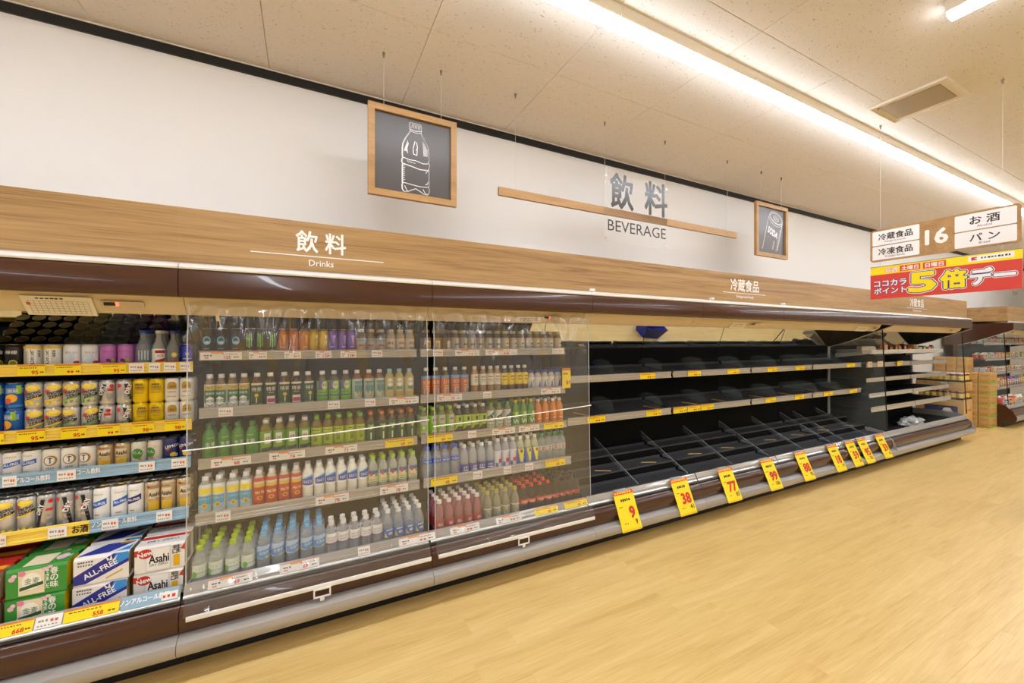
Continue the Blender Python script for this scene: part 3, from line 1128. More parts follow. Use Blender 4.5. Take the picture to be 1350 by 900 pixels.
def draw(items, P, dy=0.0):
    for it in items:
        k = it[0]
        if k == 'r':
            P.rect(it[1], it[2], it[3], it[4], it[5], it[6] if len(it) > 6 else 1)
        elif k == 'e':
            P.ell(it[1], it[2], it[3], it[4], it[5], it[6] if len(it) > 6 else 1)
        elif k == 'p':
            P.poly(it[1], it[2], it[3] if len(it) > 3 else 1)
        elif k == 't':
            o = it[6] if len(it) > 6 else {}
            P.text(it[1], it[2], it[3], it[4], it[5], **{'lay': 3, **o})
        elif k == 'v':
            P.vtext(it[1], it[2], it[3], it[4], it[5], 3, bold=.02)
        elif k == 'b':
            P.bars(it[1], it[2], it[3], it[4], it[5], it[6] if len(it) > 6 else 5, 3, it[7] if len(it) > 7 else 2)
    return P


def can(name, size, body, items, metal=.35, top=None):
    R, H = CANS[size]
    d = .0055
    bm_ = MB().lathe([(R - .010, .001), (R - .006, 0), (R - .001, .008), (R, .012), (R, H - .013), (R - .001, H - .010), (R - d, H - .002)], 20, printed(body, metal), capb=True, capt=False)
    lid = MB().lathe([(R - d - .0002, H - .0018), (R - d + .0006, H), (R - d - .0012, H), (R - d - .003, H - .0035), (.0001, H - .003)], 18, top or ALU, capb=False, capt=False)
    lid.box(-.005, .005, -.012, .008, H - .003, H - .0018, top or ALU)
    lab = draw(items, Print()).wrap(MB(), R)
    PROD[name] = ('beverage_can', [('can_body', bm_.mesh(name + '_body')), ('can_lid', lid.mesh(name + '_lid')), ('label_print', lab.mesh(name + '_print', recalc=False))], R, H)


def bottle(name, shape, body, cap, lab, items, alpha=1.0, cap_shape=None, dy=0.0):
    prof, zc, rc, hc = SH[shape]
    prof = [(r * .955 if z < .16 else r, z) for r, z in prof]
    R = max(p[0] for p in prof)
    bm_ = MB().lathe(prof, 18, pet_clear(body, alpha) if alpha < 1 else mat('pet_liquid_%d_%d_%d' % tuple(body), body, .12, coat=.5), capt=False)
    cp = MB().lathe([(rc - .001, zc), (rc, zc + .001), (rc, zc + hc - .002), (rc - .0015, zc + hc), (.0001, zc + hc)], 16, plastic(cap), capt=False)
    cp.lathe([(rc + .0012, zc - .004), (rc + .0012, zc - .0015), (.012, zc - .001)], 16, plastic(cap), capb=False, capt=False)
    parts = [('bottle_body', bm_.mesh(name + '_body')), ('bottle_cap', cp.mesh(name + '_cap'))]
    if lab:
        z0, z1, col = lab[0] + dy, lab[1] + dy, lab[2]
        lp = []
        zs = sorted(set([z0, z1] + [p[1] for p in prof if z0 < p[1] < z1]))
        for z in zs:
            for (r0, a0), (r1, a1) in zip(prof[:-1], prof[1:]):
                if a0 <= z <= a1 and a1 > a0:
                    lp.append((r0 + (r1 - r0) * (z - a0) / (a1 - a0) + .0004, z))
                    break
        lb = MB().lathe(lp, 20, printed(col), capb=False, capt=False)
        pr = draw(items, Print())
        pr.it = [([(x, y + dy) for x, y in V], Fc, cl, ly) for V, Fc, cl, ly in pr.it]
        pr.wrap(lb, R)
        parts.append(('bottle_label', lb.mesh(name + '_label', recalc=False)))
    PROD[name] = ('drink_bottle', parts, R, zc + hc)


# --- cans of the beer case
K = (30, 26, 26)
W_ = (246, 244, 240)
GD = (190, 150, 60)
YL = (250, 212, 40)
can('lemon_black', 'can', (42, 36, 34), [('e', .012, .035, .014, .015, (206, 196, 50)), ('e', .012, .035, .010, .011, (120, 120, 30), 2), ('t', '檸檬', .006, .085, .018, W_), ('r', -.024, .012, .0, .024, (190, 50, 40)), ('r', -.05, .02, -.032, .11, (80, 70, 64))], top=GOLDA)
can('lemon_sour', 'can', (238, 234, 222), [('r', -.09, .102, .09, .112, (244, 196, 40)), ('r', -.012, .012, .012, .100, (250, 248, 240)), ('v', 'レモンサワー', 0, .098, .0125, K), ('r', .014, .02, .026, .094, (226, 222, 214)), ('v', '男梅酒', .021, .094, .010, (100, 90, 84)), ('r', -.004, .008, .016, .02, (200, 60, 50), 2), ('r', -.03, .03, -.018, .09, (200, 190, 170))], metal=.15, top=GOLDA)
can('pale_white', 'can', (240, 238, 238), [('t', 'ほろよい', .0, .082, .010, (120, 120, 130)), ('e', .016, .034, .012, .007, (204, 60, 50)), ('e', -.004, .055, .014, .02, (210, 224, 240)), ('b', -.025, .02, .02, .004, (180, 180, 186), 7)], metal=.05)
can('grape_purple', 'can', (196, 118, 190), [('t', 'ほろよい', .0, .086, .010, (130, 50, 110)), ('e', -.006, .042, .008, .008, (86, 34, 90)), ('e', .004, .038, .008, .007, (100, 44, 100)), ('e', .014, .040, .010, .008, (170, 190, 60)), ('b', -.025, .02, .02, .004, (150, 70, 140), 6)], metal=.1)
can('deep_blue', 'can', (36, 50, 160), [('e', 0, .066, .022, .032, (54, 70, 186)), ('t', '水', .0, .07, .02, W_), ('b', -.02, .02, .044, .006, (200, 204, 230), 5)])
bottle('blue_spirit', 'glass', (196, 206, 214), (40, 78, 190), (.012, .030, (36, 84, 180)), [('t', 'KIRA', 0, .021, .012, W_), ('r', -.018, .04, -.014, .09, (230, 236, 240)), ('r', -.006, .04, -.002, .09, (230, 236, 240)), ('r', .006, .04, .010, .09, (230, 236, 240)), ('r', .018, .04, .022, .09, (230, 236, 240))], .4)
bottle('red_label_spirit', 'glass', (206, 204, 200), (230, 228, 226), (.012, .098, (238, 234, 228)), [('r', -.022, .075, .022, .09, (176, 40, 36)), ('t', 'ICE', 0, .062, .012, (110, 30, 30)), ('p', [(-.022, .02), (.022, .034), (.022, .05), (-.022, .036)], (190, 40, 40))], .55)
bottle('round_emblem_spirit', 'glass', (170, 170, 166), (60, 70, 150), None, [], .5)
can('grapefruit_blue', 'can', (36, 96, 180), [('r', -.03, .075, .03, .10, (120, 150, 180)), ('r', .004, .072, .02, .112, (150, 200, 40), 2), ('e', -.012, .052, .02, .02, (246, 180, 50)), ('e', -.022, .040, .011, .014, (220, 90, 60), 2), ('r', -.02, .012, .026, .022, (40, 130, 210)), ('t', '氷結', -.006, .087, .016, W_)])


def strong(name, size, band):
    H = CANS[size][1]
    can(name, size, (206, 202, 198), [('e', .002, H - .026, .026, .014, YL), ('e', .004, H - .022, .018, .008, (252, 228, 110), 2), ('e', -.024, H - .045, .009, .009, (200, 60, 44), 2), ('t', 'STRONG', .002, H - .051, .013, K, {'rot': .32, 'bold': .03, 'w': .052}), ('t', 'ZERO', .004, H - .068, .014, K, {'rot': .32, 'bold': .03, 'w': .046}), ('p', [(-.032, H - .094), (.032, H - .073), (.032, H - .065), (-.032, H - .086)], band), ('p', [(.02, H - .072), (.034, H - .068), (.034, H - .055), (.022, H - .060)], K), ('e', -.02, .022, .007, .007, band), ('e', .0, .026, .006, .007, band), ('e', .02, .022, .007, .005, band)], metal=.55)


strong('strong_lemon', 'can', (240, 206, 30))
strong('strong_lime', 'can', (110, 160, 50))
strong('strong_lemon_tall', 'tall', (240, 206, 30))


def dry(name, size, flip):
    H = CANS[size][1]
    s = -1 if flip else 1
    can(name, size, (198, 196, 194), [('p', [(-.036 * s, .02), (-.014 * s, H - .02), (-.0 * s, H - .02), (-.022 * s, .02)], K), ('t', 'DRY', -.018 * s, H * .62, .018, W_, {'rot': 1.25, 'bold': .03, 'lay': 4}), ('r', .002, H * .55, .026, H * .55 + .013, (208, 56, 44)), ('e', .018 * s, H - .03, .009, .010, (208, 56, 50)), ('b', 0, .028, H * .42, .008, (130, 128, 126), 4), ('b', 0, .028, H * .30, .006, (120, 118, 116), 4, 5), ('r', .004, .02, .022, .035, (160, 158, 156))], metal=.65)


dry('silver_dry', 'can', False)
dry('silver_dry_red', 'can', True)
dry('silver_dry_tall', 'tall', False)
dry('silver_dry_red_tall', 'tall', True)
can('yellow_beer', 'can', (240, 206, 20), [('e', 0, .086, .019, .018, (196, 160, 30)), ('r', -.021, .062, .021, .086, (190, 150, 26)), ('t', 'YEBISU', 0, .078, .009, (60, 44, 16)), ('b', -.016, .016, .094, .008, (90, 66, 20), 4), ('b', -.02, .02, .052, .006, (140, 110, 30), 5)], metal=.4)
can('white_gold_beer', 'can', (232, 228, 220), [('e', 0, .088, .019, .016, GD), ('r', -.020, .064, .020, .088, GD), ('t', '一番搾り', 0, .078, .010, (60, 44, 20), {'w': .034}), ('t', 'KIRIN', 0, .05, .009, (50, 60, 120)), ('b', -.02, .02, .025, .006, (150, 140, 120), 5)], metal=.2)


def allfree(name, size, dark):
    H = CANS[size][1]
    b_ = (44, 40, 120) if dark else (50, 110, 200)
    can(name, size, (242, 240, 236), [('p', [(-.028, H * .40), (.030, H * .52), (.030, H * .70), (-.028, H * .58)], b_), ('t', 'ALL-FREE', 0, H * .55, .011, W_, {'rot': .12, 'bold': .02, 'w': .048}), ('r', -.016, H * .22, .004, H * .25, GD), ('b', -.02, .02, H * .82, .006, (190, 180, 150), 5)], metal=.1, top=GOLDA)


allfree('allfree', 'can', False)
allfree('allfree_tall', 'tall', False)
allfree('allfree_dark_tall', 'tall', True)
can('gold_ring_beer', 'can', (240, 236, 228), [('e', 0, .068, .024, .024, (170, 128, 60)), ('e', -.002, .068, .017, .019, (242, 238, 230), 2), ('r', -.008, .077, .008, .081, (40, 44, 70), 3), ('r', -.0018, .055, .0018, .084, (40, 44, 70), 3), ('t', 'FREE', 0, .032, .009, (70, 60, 70)), ('b', -.02, .02, .02, .005, (150, 140, 130), 5)], metal=.1, top=GOLDA)


def asahi(name, size):
    H = CANS[size][1]
    can(name, size, (206, 184, 146), [('r', -.022, H * .5, .022, H * .78, (222, 204, 170)), ('t', 'Asahi', 0, H * .62, .020, K, {'bold': .02, 'w': .042}), ('r', -.022, H * .14, .022, H * .40, (226, 180, 50)), ('b', -.018, .018, H * .85, .006, (120, 90, 60), 5), ('e', -.024, H * .86, .006, .007, (190, 60, 40))], metal=.5)


asahi('tan_beer', 'can')
asahi('tan_beer_tall', 'tall')
can('green_oval', 'can', (226, 222, 210), [('e', -.010, .062, .022, .026, (70, 140, 60)), ('t', 'のん', -.010, .066, .016, W_), ('e', .0, .035, .007, .006, (220, 130, 40), 2), ('b', .008, .034, .09, .008, (206, 180, 120), 3), ('b', .01, .034, .05, .012, (210, 200, 170), 2)], metal=.2)
can('blue_lemon', 'can', (60, 66, 120), [('t', 'LEMON', 0, .085, .014, W_, {'bold': .02, 'rot': .15}), ('e', .002, .04, .014, .011, YL), ('e', .016, .036, .010, .009, (200, 204, 220)), ('e', -.022, .07, .008, .008, (190, 60, 60))], metal=.4)

# --- energy cans and coffee bottles, top shelf behind the film
can('energy_blue', 'energy', (30, 30, 34), [('e', 0, .085, .019, .024, (110, 190, 236)), ('e', 0, .085, .011, .015, (40, 52, 66), 2), ('e', .002, .075, .012, .008, (214, 234, 246), 3), ('b', -.014, .014, .04, .006, (170, 180, 186), 3)])
can('energy_green', 'energy', (26, 28, 26), [('r', -.013, .05, -.008, .128, (140, 210, 60)), ('r', -.003, .044, .003, .124, (150, 216, 70)), ('r', .008, .052, .013, .128, (140, 210, 60)), ('b', -.012, .012, .03, .006, (170, 200, 140), 3)])
can('energy_orange', 'energy', (224, 126, 50), [('p', [(-.006, .12), (.014, .12), (.004, .05)], (246, 190, 120)), ('b', -.012, .012, .047, .006, (250, 220, 180), 3)], metal=.4)
can('energy_yellow', 'energy', (236, 196, 34), [('p', [(-.006, .12), (.014, .12), (.004, .05)], (250, 228, 130)), ('t', 'V', 0, .09, .02, (90, 70, 20)), ('b', -.012, .012, .047, .006, (150, 120, 40), 3)], metal=.4)
can('energy_purple', 'energy', (126, 84, 190), [('p', [(-.006, .12), (.014, .12), (.004, .05)], (190, 160, 226)), ('b', -.012, .012, .047, .006, (220, 206, 240), 3)], metal=.4)
bottle('beige_coffee', 'coffee', (92, 62, 40), (240, 234, 222), (.008, .100, (206, 180, 160)), [('r', -.03, .08, .03, .096, (120, 170, 190)), ('b', -.018, .018, .055, .012, (150, 60, 50), 4), ('b', -.02, .02, .03, .01, (230, 214, 196), 4)])
bottle('white_coffee', 'coffee', (196, 180, 160), (240, 236, 228), (.008, .100, (226, 214, 200)), [('b', -.02, .02, .07, .02, (180, 130, 100), 4), ('b', -.02, .02, .035, .02, (160, 120, 100), 4)])
bottle('gold_coffee', 'coffee', (70, 46, 28), (150, 110, 60), (.008, .105, (150, 112, 66)), [('r', -.016, .03, .016, .085, (236, 222, 186)), ('e', 0, .06, .010, .014, (220, 170, 50), 2), ('b', -.012, .012, .04, .008, (110, 70, 40), 4)])
bottle('cream_coffee', 'coffee', (120, 92, 64), (232, 226, 214), (.008, .108, (214, 200, 172)), [('r', -.016, .03, .016, .09, (240, 232, 210)), ('b', -.012, .012, .065, .016, (140, 110, 70), 3), ('b', -.014, .014, .04, .008, (150, 120, 80), 4)])
bottle('grey_coffee', 'coffee', (96, 90, 82), (230, 226, 220), (.008, .108, (190, 180, 164)), [('r', -.008, .02, .008, .10, (236, 232, 222)), ('b', -.018, .018, .06, .016, (110, 96, 80), 4)])

# --- tea bottles
GN = (60, 130, 50)
bottle('hex_green_tea', 'slimsq', (120, 92, 44), (244, 242, 236), (.006, .150, (232, 230, 220)), [('r', -.03, .118, .03, .145, (214, 184, 80)), ('r', -.032, .055, .032, .118, (46, 116, 74)), ('p', [(-.032, .055), (.032, .055), (.0, .028)], (46, 116, 74)), ('p', [(-.019, .045), (0, .034), (.019, .045), (.019, .072), (0, .084), (-.019, .072)], (244, 242, 232), 2), ('t', '爽健', 0, .060, .018, (40, 90, 60)), ('t', '健康茶', 0, .100, .014, W_), ('t', '緑茶', 0, .132, .012, (90, 60, 20)), ('b', -.02, .02, .018, .006, (150, 160, 150), 5)])
bottle('deep_green_tea', 'square', (96, 62, 24), (244, 240, 232), (.006, .148, (44, 82, 44)), [('r', -.032, .136, .032, .148, (226, 220, 190)), ('t', '特茶', 0, .112, .024, W_), ('e', 0, .078, .010, .010, (226, 196, 50)), ('r', -.03, .006, .03, .03, (110, 170, 80)), ('r', -.003, .035, .003, .065, (200, 220, 180))])
bottle('pink_badge_tea', 'square', (52, 34, 22), (244, 240, 232), (.006, .148, (38, 60, 40)), [('r', -.032, .136, .032, .148, (226, 220, 190)), ('t', '特茶', 0, .112, .024, W_), ('b', -.014, .014, .09, .008, (220, 150, 60), 4), ('r', -.022, .014, .022, .070, (232, 226, 216)), ('r', -.020, .034, .020, .056, (196, 56, 100), 2)])
bottle('light_green_tea', 'square', (80, 70, 36), (244, 242, 236), (.006, .146, (130, 186, 70)), [('r', -.032, .09, -.004, .146, (110, 104, 160)), ('e', .008, .118, .019, .024, (222, 226, 170), 2), ('r', -.03, .052, .03, .06, (60, 110, 140)), ('b', -.022, .022, .075, .008, (70, 120, 60), 5), ('t', '黒豆', .008, .12, .016, (90, 130, 60))])
bottle('teal_tea', 'square', (140, 74, 30), (240, 236, 228), (.006, .150, (196, 210, 190)), [('r', -.028, .07, .028, .135, (96, 150, 150)), ('t', '十六茶', 0, .115, .018, (230, 238, 226)), ('p', [(-.02, .07), (.02, .07), (.008, .03)], (96, 150, 150)), ('e', 0, .055, .008, .016, (226, 196, 70), 2), ('b', -.02, .02, .02, .01, (170, 190, 170), 4)])
bottle('yellow_flower_tea', 'square', (196, 176, 96), (160, 206, 222), (.010, .150, (206, 196, 130)), [('e', 0, .118, .019, .026, (244, 242, 228)), ('r', -.02, .07, .02, .09, (90, 140, 150)), ('e', -.008, .05, .009, .009, (236, 176, 40)), ('e', .008, .05, .009, .009, (236, 176, 40)), ('t', '麦茶', 0, .12, .018, (150, 120, 50)), ('e', -.012, .018, .007, .009, (236, 232, 214))])
bottle('green_glass_tea', 'pet', (60, 128, 52), (70, 120, 64), (.006, .172, (70, 144, 58)), [('t', '生茶', 0, .095, .022, W_), ('b', -.016, .016, .13, .006, (170, 210, 150), 5), ('b', -.02, .02, .03, .008, (110, 176, 90), 4)])
bottle('white_cap_green_tea', 'square', (120, 110, 30), (244, 242, 236), (.006, .140, (110, 176, 50)), [('r', -.016, .07, .016, .128, (236, 234, 220)), ('t', '綾鷹', 0, .10, .020, (60, 90, 50), {'w': .024}), ('p', [(-.03, .02), (.03, .03), (.03, .05), (-.03, .044)], (46, 70, 90)), ('b', -.02, .02, .014, .006, (190, 220, 150), 5)])
bottle('lime_cap_tea', 'square', (120, 96, 30), (130, 190, 50), (.006, .135, (176, 200, 50)), [('r', -.028, .11, .028, .128, (196, 214, 70)), ('b', -.022, .022, .12, .010, (90, 110, 30), 5), ('v', 'お茶', 0, .105, .026, (96, 120, 30)), ('b', -.02, .02, .03, .008, (110, 130, 30), 5)])
bottle('dark_green_tea', 'square', (80, 50, 22), (216, 120, 50), (.006, .145, (34, 92, 60)), [('p', [(-.004, .09), (.012, .10), (.012, .128), (-.006, .115)], (190, 200, 80)), ('t', '伊右', 0, .118, .02, (220, 220, 170)), ('r', -.004, .03, .004, .075, (220, 226, 200)), ('b', -.02, .02, .022, .007, (150, 190, 150), 5)])
bottle('lemon_blue', 'square', (150, 150, 140), (240, 236, 228), (.006, .165, (220, 218, 205)), [('r', -.032, .118, .032, .146, (244, 220, 40)), ('r', -.032, .06, .032, .108, (90, 166, 196)), ('t', 'リプトン', 0, .092, .012, W_), ('e', 0, .056, .013, .013, (240, 196, 40), 2), ('e', 0, .056, .008, .008, (200, 140, 40), 3), ('r', -.032, .03, .032, .06, (150, 200, 214)), ('e', .022, .02, .006, .006, (220, 190, 120), 2)])
bottle('red_milk_tea', 'square', (200, 186, 160), (238, 234, 226), (.006, .165, (200, 70, 44)), [('r', -.032, .115, .032, .135, (224, 190, 70)), ('r', -.032, .135, .032, .146, (226, 214, 196)), ('t', 'MILK TEA', 0, .086, .014, (250, 220, 160), {'bold': .02, 'w': .046}), ('e', 0, .055, .014, .011, (236, 180, 50)), ('e', 0, .055, .008, .006, (180, 60, 30), 2)])
bottle('milky_white', 'square', (232, 226, 210), (244, 242, 238), (.076, .150, (240, 238, 234)), [('p', [(-.032, .09), (.032, .085), (.032, .140), (-.032, .122)], (52, 90, 180)), ('p', [(-.032, .122), (.032, .140), (.032, .150), (-.002, .14)], (130, 190, 230)), ('t', 'カルピス', 0, .108, .018, W_, {'bold': .02, 'w': .046})])
bottle('fruit_water', 'pet', (206, 212, 196), (170, 210, 30), (.040, .118, (222, 220, 180)), [('r', -.034, .095, .034, .118, (70, 96, 170)), ('e', -.016, .098, .010, .012, (206, 70, 60), 2), ('p', [(.012, .07), (.024, .085), (.018, .10), (.008, .09)], (60, 150, 60), 2), ('b', -.024, .024, .062, .012, (214, 170, 60), 5), ('b', -.024, .024, .048, .008, (110, 150, 90), 5)], .6)
bottle('lime_cap_water', 'pet', (222, 228, 222), (182, 212, 30), (.030, .092, (222, 230, 218)), [('e', -.022, .045, .012, .016, (110, 196, 60)), ('t', 'い・ろ・は・す', .006, .072, .010, (70, 140, 60), {'w': .044}), ('b', -.014, .03, .052, .006, (150, 180, 150), 6)], .42, dy=0.028)
bottle('blue_cap_water', 'tall', (206, 216, 226), (116, 190, 236), (.040, .105, (176, 206, 236)), [('p', [(-.04, .05), (.0, .04), (.04, .06), (.04, .09), (-.04, .078)], (84, 150, 216)), ('t', '天然水', 0, .070, .018, W_, {'rot': .1, 'w': .046}), ('e', .018, .047, .012, .005, (190, 214, 80), 2)], .42, dy=0.045)
bottle('purple_band_water', 'pet', (216, 218, 226), (242, 240, 236), (.072, .130, (238, 236, 232)), [('r', -.10, .072, .10, .080, (110, 100, 170)), ('t', 'WATER', 0, .108, .010, (130, 126, 160)), ('b', -.022, .022, .094, .005, (170, 160, 180), 6)], .45, dy=0.013)
bottle('blue_soda', 'soda', (206, 214, 220), (242, 238, 232), (.018, .072, (74, 128, 196)), [('e', .002, .040, .021, .014, (70, 76, 170)), ('e', .002, .040, .015, .009, (190, 200, 240), 2), ('p', [(-.034, .018), (-.012, .018), (-.03, .05)], (226, 206, 60)), ('p', [(.034, .018), (.016, .018), (.034, .04)], (226, 206, 60)), ('b', -.02, .02, .062, .007, W_, 4)], .42, dy=0.037)
# --- second film case
bottle('orange_tea', 'square', (70, 40, 22), (240, 234, 226), (.006, .150, (214, 110, 36)), [('r', -.10, .132, .10, .150, (100, 170, 220)), ('t', '紅茶', 0, .105, .026, (250, 230, 200), {'w': .05}), ('r', -.020, .02, .020, .066, (236, 200, 170)), ('r', -.012, .026, .012, .060, (190, 140, 130), 2), ('b', -.024, .024, .078, .008, (250, 210, 150), 5)])
bottle('cafe_cream', 'cafe', (170, 128, 84), (240, 236, 228), (.062, .150, (238, 230, 214)), [('r', -.02, .088, .02, .1, (216, 206, 186)), ('b', -.018, .018, .128, .010, (110, 76, 50), 4), ('b', -.02, .02, .108, .008, (140, 110, 80), 4), ('r', -.10, .062, .10, .068, (110, 76, 50))])
bottle('cafe_yellow', 'cafe', (70, 42, 26), (240, 236, 228), (.055, .150, (246, 216, 30)), [('b', -.022, .022, .125, .010, (60, 46, 20), 4), ('b', -.020, .020, .10, .008, (90, 70, 20), 5), ('r', -.10, .055, .10, .062, (110, 70, 30))])
bottle('blue_cap_coffee', 'coffee', (206, 196, 180), (58, 76, 176), (.008, .108, (232, 226, 214)), [('p', [(-.02, .03), (-.008, .09), (.004, .03)], (110, 120, 170)), ('p', [(.004, .088), (.018, .088), (.01, .04)], (120, 130, 180)), ('b', -.02, .02, .022, .008, (150, 140, 130), 4)])
bottle('lime_long_tea', 'square', (110, 110, 30), (150, 206, 40), (.006, .150, (136, 196, 56)), [('r', -.022, .09, .022, .146, (206, 190, 186)), ('r', -.022, .012, .022, .05, (206, 190, 186)), ('b', -.016, .016, .12, .016, (120, 110, 90), 3), ('b', -.018, .018, .03, .01, (130, 110, 110), 4), ('t', '茶', 0, .07, .020, W_)])
bottle('black_lime_tea', 'square', (52, 46, 30), (238, 236, 228), (.03, .135, (176, 206, 50)), [('r', -.008, .095, .008, .122, (36, 40, 24)), ('p', [(-.032, .03), (.032, .03), (.032, .055), (-.01, .06)], (50, 52, 30)), ('b', -.02, .02, .08, .007, (90, 110, 30), 5)])
bottle('striped_green', 'square', (110, 120, 70), (100, 170, 70), (.006, .150, (222, 222, 204)), [('p', [(-.034, .10), (.03, .15), (.034, .15), (.034, .135), (-.034, .085)], (60, 90, 150)), ('p', [(-.034, .09), (.034, .135), (.034, .125), (-.034, .075)], (130, 190, 70)), ('r', -.006, .095, .012, .112, (40, 60, 50), 2), ('b', -.024, .024, .07, .012, (130, 150, 110), 5), ('b', -.024, .024, .045, .012, (140, 160, 120), 5, 6), ('r', -.10, .006, .10, .028, (150, 200, 70))])
bottle('lemon_cap_soda', 'soda', (90, 150, 60), (240, 214, 30), (.018, .125, (96, 166, 70)), [('e', 0, .108, .013, .016, (220, 220, 90)), ('t', 'W', 0, .05, .036, W_, {'bold': .01}), ('b', -.02, .02, .082, .008, (200, 226, 160), 4)])
bottle('orange_juice', 'pet', (232, 138, 40), (240, 236, 228), (.030, .110, (226, 110, 30)), [('e', 0, .085, .020, .020, (248, 170, 60)), ('b', -.020, .020, .055, .014, (250, 220, 170), 4), ('p', [(-.03, .03), (.03, .03), (.03, .045)], (246, 196, 120))])
bottle('blue_ring_water', 'tall', (214, 220, 228), (60, 110, 216), (.112, .140, (50, 100, 196)), [('t', '水', 0, .126, .018, W_), ('b', -.03, -.012, .126, .008, (190, 214, 246), 3), ('b', .012, .03, .126, .008, (190, 214, 246), 3)], .42)
bottle('ion_blue', 'pet', (206, 210, 214), (238, 236, 230), (.012, .075, (52, 66, 160)), [('t', 'イオン', 0, .050, .020, W_, {'bold': .02, 'w': .042}), ('p', [(-.024, .03), (.026, .024), (.02, .034), (-.02, .036)], W_)], .5)
bottle('red_white_sport', 'tall', (206, 206, 210), (238, 234, 228), (.012, .135, (226, 226, 230)), [('r', -.008, .03, .012, .125, (240, 240, 240)), ('v', 'スポーツ', .002, .122, .022, (196, 50, 60)), ('r', .014, .02, .034, .125, (60, 150, 210)), ('r', -.034, .02, -.014, .05, (80, 110, 180))], .6)
bottle('lemon_blue_sport', 'tall', (214, 214, 170), (240, 236, 226), (.012, .135, (60, 110, 190)), [('p', [(-.03, .13), (.03, .13), (.012, .03), (-.006, .03)], (242, 222, 60)), ('r', -.008, .10, .008, .122, (40, 50, 60), 2), ('p', [(.006, .06), (.03, .05), (.03, .075)], (150, 200, 236), 2)], .7)
bottle('green_cap_clear', 'tall', (206, 214, 206), (50, 140, 70), (.085, .128, (206, 204, 200)), [('e', 0, .108, .014, .014, (190, 70, 70)), ('t', 'SODA', 0, .108, .009, W_), ('b', -.03, .03, .09, .006, (110, 150, 110), 5)], .45)
bottle('pink_sparkling', 'soda', (196, 128, 132), (240, 234, 230), (.016, .072, (176, 50, 48)), [('e', 0, .045, .020, .016, (206, 90, 90)), ('t', '苺', -.007, .046, .018, W_), ('t', '水', .010, .044, .014, W_), ('b', -.02, .02, .022, .006, (230, 170, 160), 5)], .55, dy=0.019)
bottle('yellow_cap_tonic', 'soda', (170, 166, 140), (196, 176, 80), (.016, .104, (150, 148, 120)), [('r', -.10, .095, .10, .104, (220, 218, 206)), ('r', -.012, .02, .012, .09, (206, 200, 170)), ('v', 'レモン', 0, .088, .019, (90, 84, 60))], .7)
bottle('red_cap_cola', 'soda', (58, 40, 36), (226, 66, 48), (.052, .082, (206, 66, 56)), [('t', 'Cola', 0, .067, .016, W_, {'bold': .01}), ('b', -.04, -.02, .067, .008, (250, 190, 180), 3)], .78, dy=0.033)
bottle('black_cap_cola', 'soda', (54, 40, 38), (34, 30, 30), (.052, .080, (206, 84, 76)), [('t', 'Cola', 0, .066, .014, (60, 30, 30)), ('b', -.04, -.02, .066, .008, (250, 200, 190), 3)], .75, dy=0.033)
# the round gold emblem of the clear spirit bottle
pm = Print()
pm.ell(0, .065, .013, .014, (214, 180, 70), 1)
pm.ell(0, .065, .008, .009, (240, 220, 150), 2)
pm.rect(-.02, .02, .02, .036, (196, 70, 50), 1)
PROD['round_emblem_spirit'][1].append(('bottle_label', pm.wrap(MB(), .0305).mesh('emblem', recalc=False)))

rng = random.Random(3)


def put(kind, x, y, z, label, group, rz=None, fit=1.0):
    nm, parts, R, H = PROD[kind]
    e = empty(nm, (x, y, z), rng.uniform(-.35, .35) + .12 if rz is None else rz, label, 'can' if nm == 'beverage_can' else 'bottle', group)
    e.scale = (fit, fit, 1)
    for pn, me in parts:
        link(pn, me, e)
    return H


ROWN = ('front', 'second', 'third', 'fourth', 'rear')


def shelf_row(tbl, yf, z, x_min, x_max):
    """tbl: (kind, columns, label, rows deep, layers). Positions relaxed so neighbours do not touch."""
    it = []
    for kind, us, lab, rows_, lay in tbl:
        R = PROD[kind][2]
        for u in us:
            it.append([along(u, yf + R * .4), R, kind, lab, rows_, lay])
    it.sort(key=lambda q: q[0])
    full = sum(2 * q[1] + .0006 for q in it)
    fit = min(1.0, (x_max - x_min) / full)
    for q in it:
        q[1] *= fit
    for _ in range(3000):
        for a, b2 in zip(it[:-1], it[1:]):
            need = a[1] + b2[1] + .0003
            g_ = b2[0] - a[0]
            if g_ < need:
                a[0] -= (need - g_) / 2
                b2[0] += (need - g_) / 2
        it[-1][0] = min(it[-1][0], x_max - it[-1][1])
        it[0][0] = max(it[0][0], x_min + it[0][1])
    for x, R, kind, lab, rows_, lay in it:
        H = PROD[kind][3]
        for q in range(rows_):
            for l in range(lay):
                put(kind, x, yf + R + q * (2 * R + .003), z + l * H, lab + (', ' + ROWN[q] + ' row' if rows_ > 1 else '') + ((', upper' if l else ', lower') if lay > 1 else ''), lab, fit=fit)


Z1, Z2, Z3, Z4 = 1.434, 1.1325, .938, .690
# beer case, top shelf (their lids show again in the tilted mirror)
XA, XB = BX[0] - .3, BX[1] - .014
def beer(tbl, yf, z, n, where, lay=1):
    shelf_row([(k, us, lab + ', ' + where + ' of beer case', more[0] if more else n, lay) for k, us, lab, *more in tbl], yf, z, XA, XB)


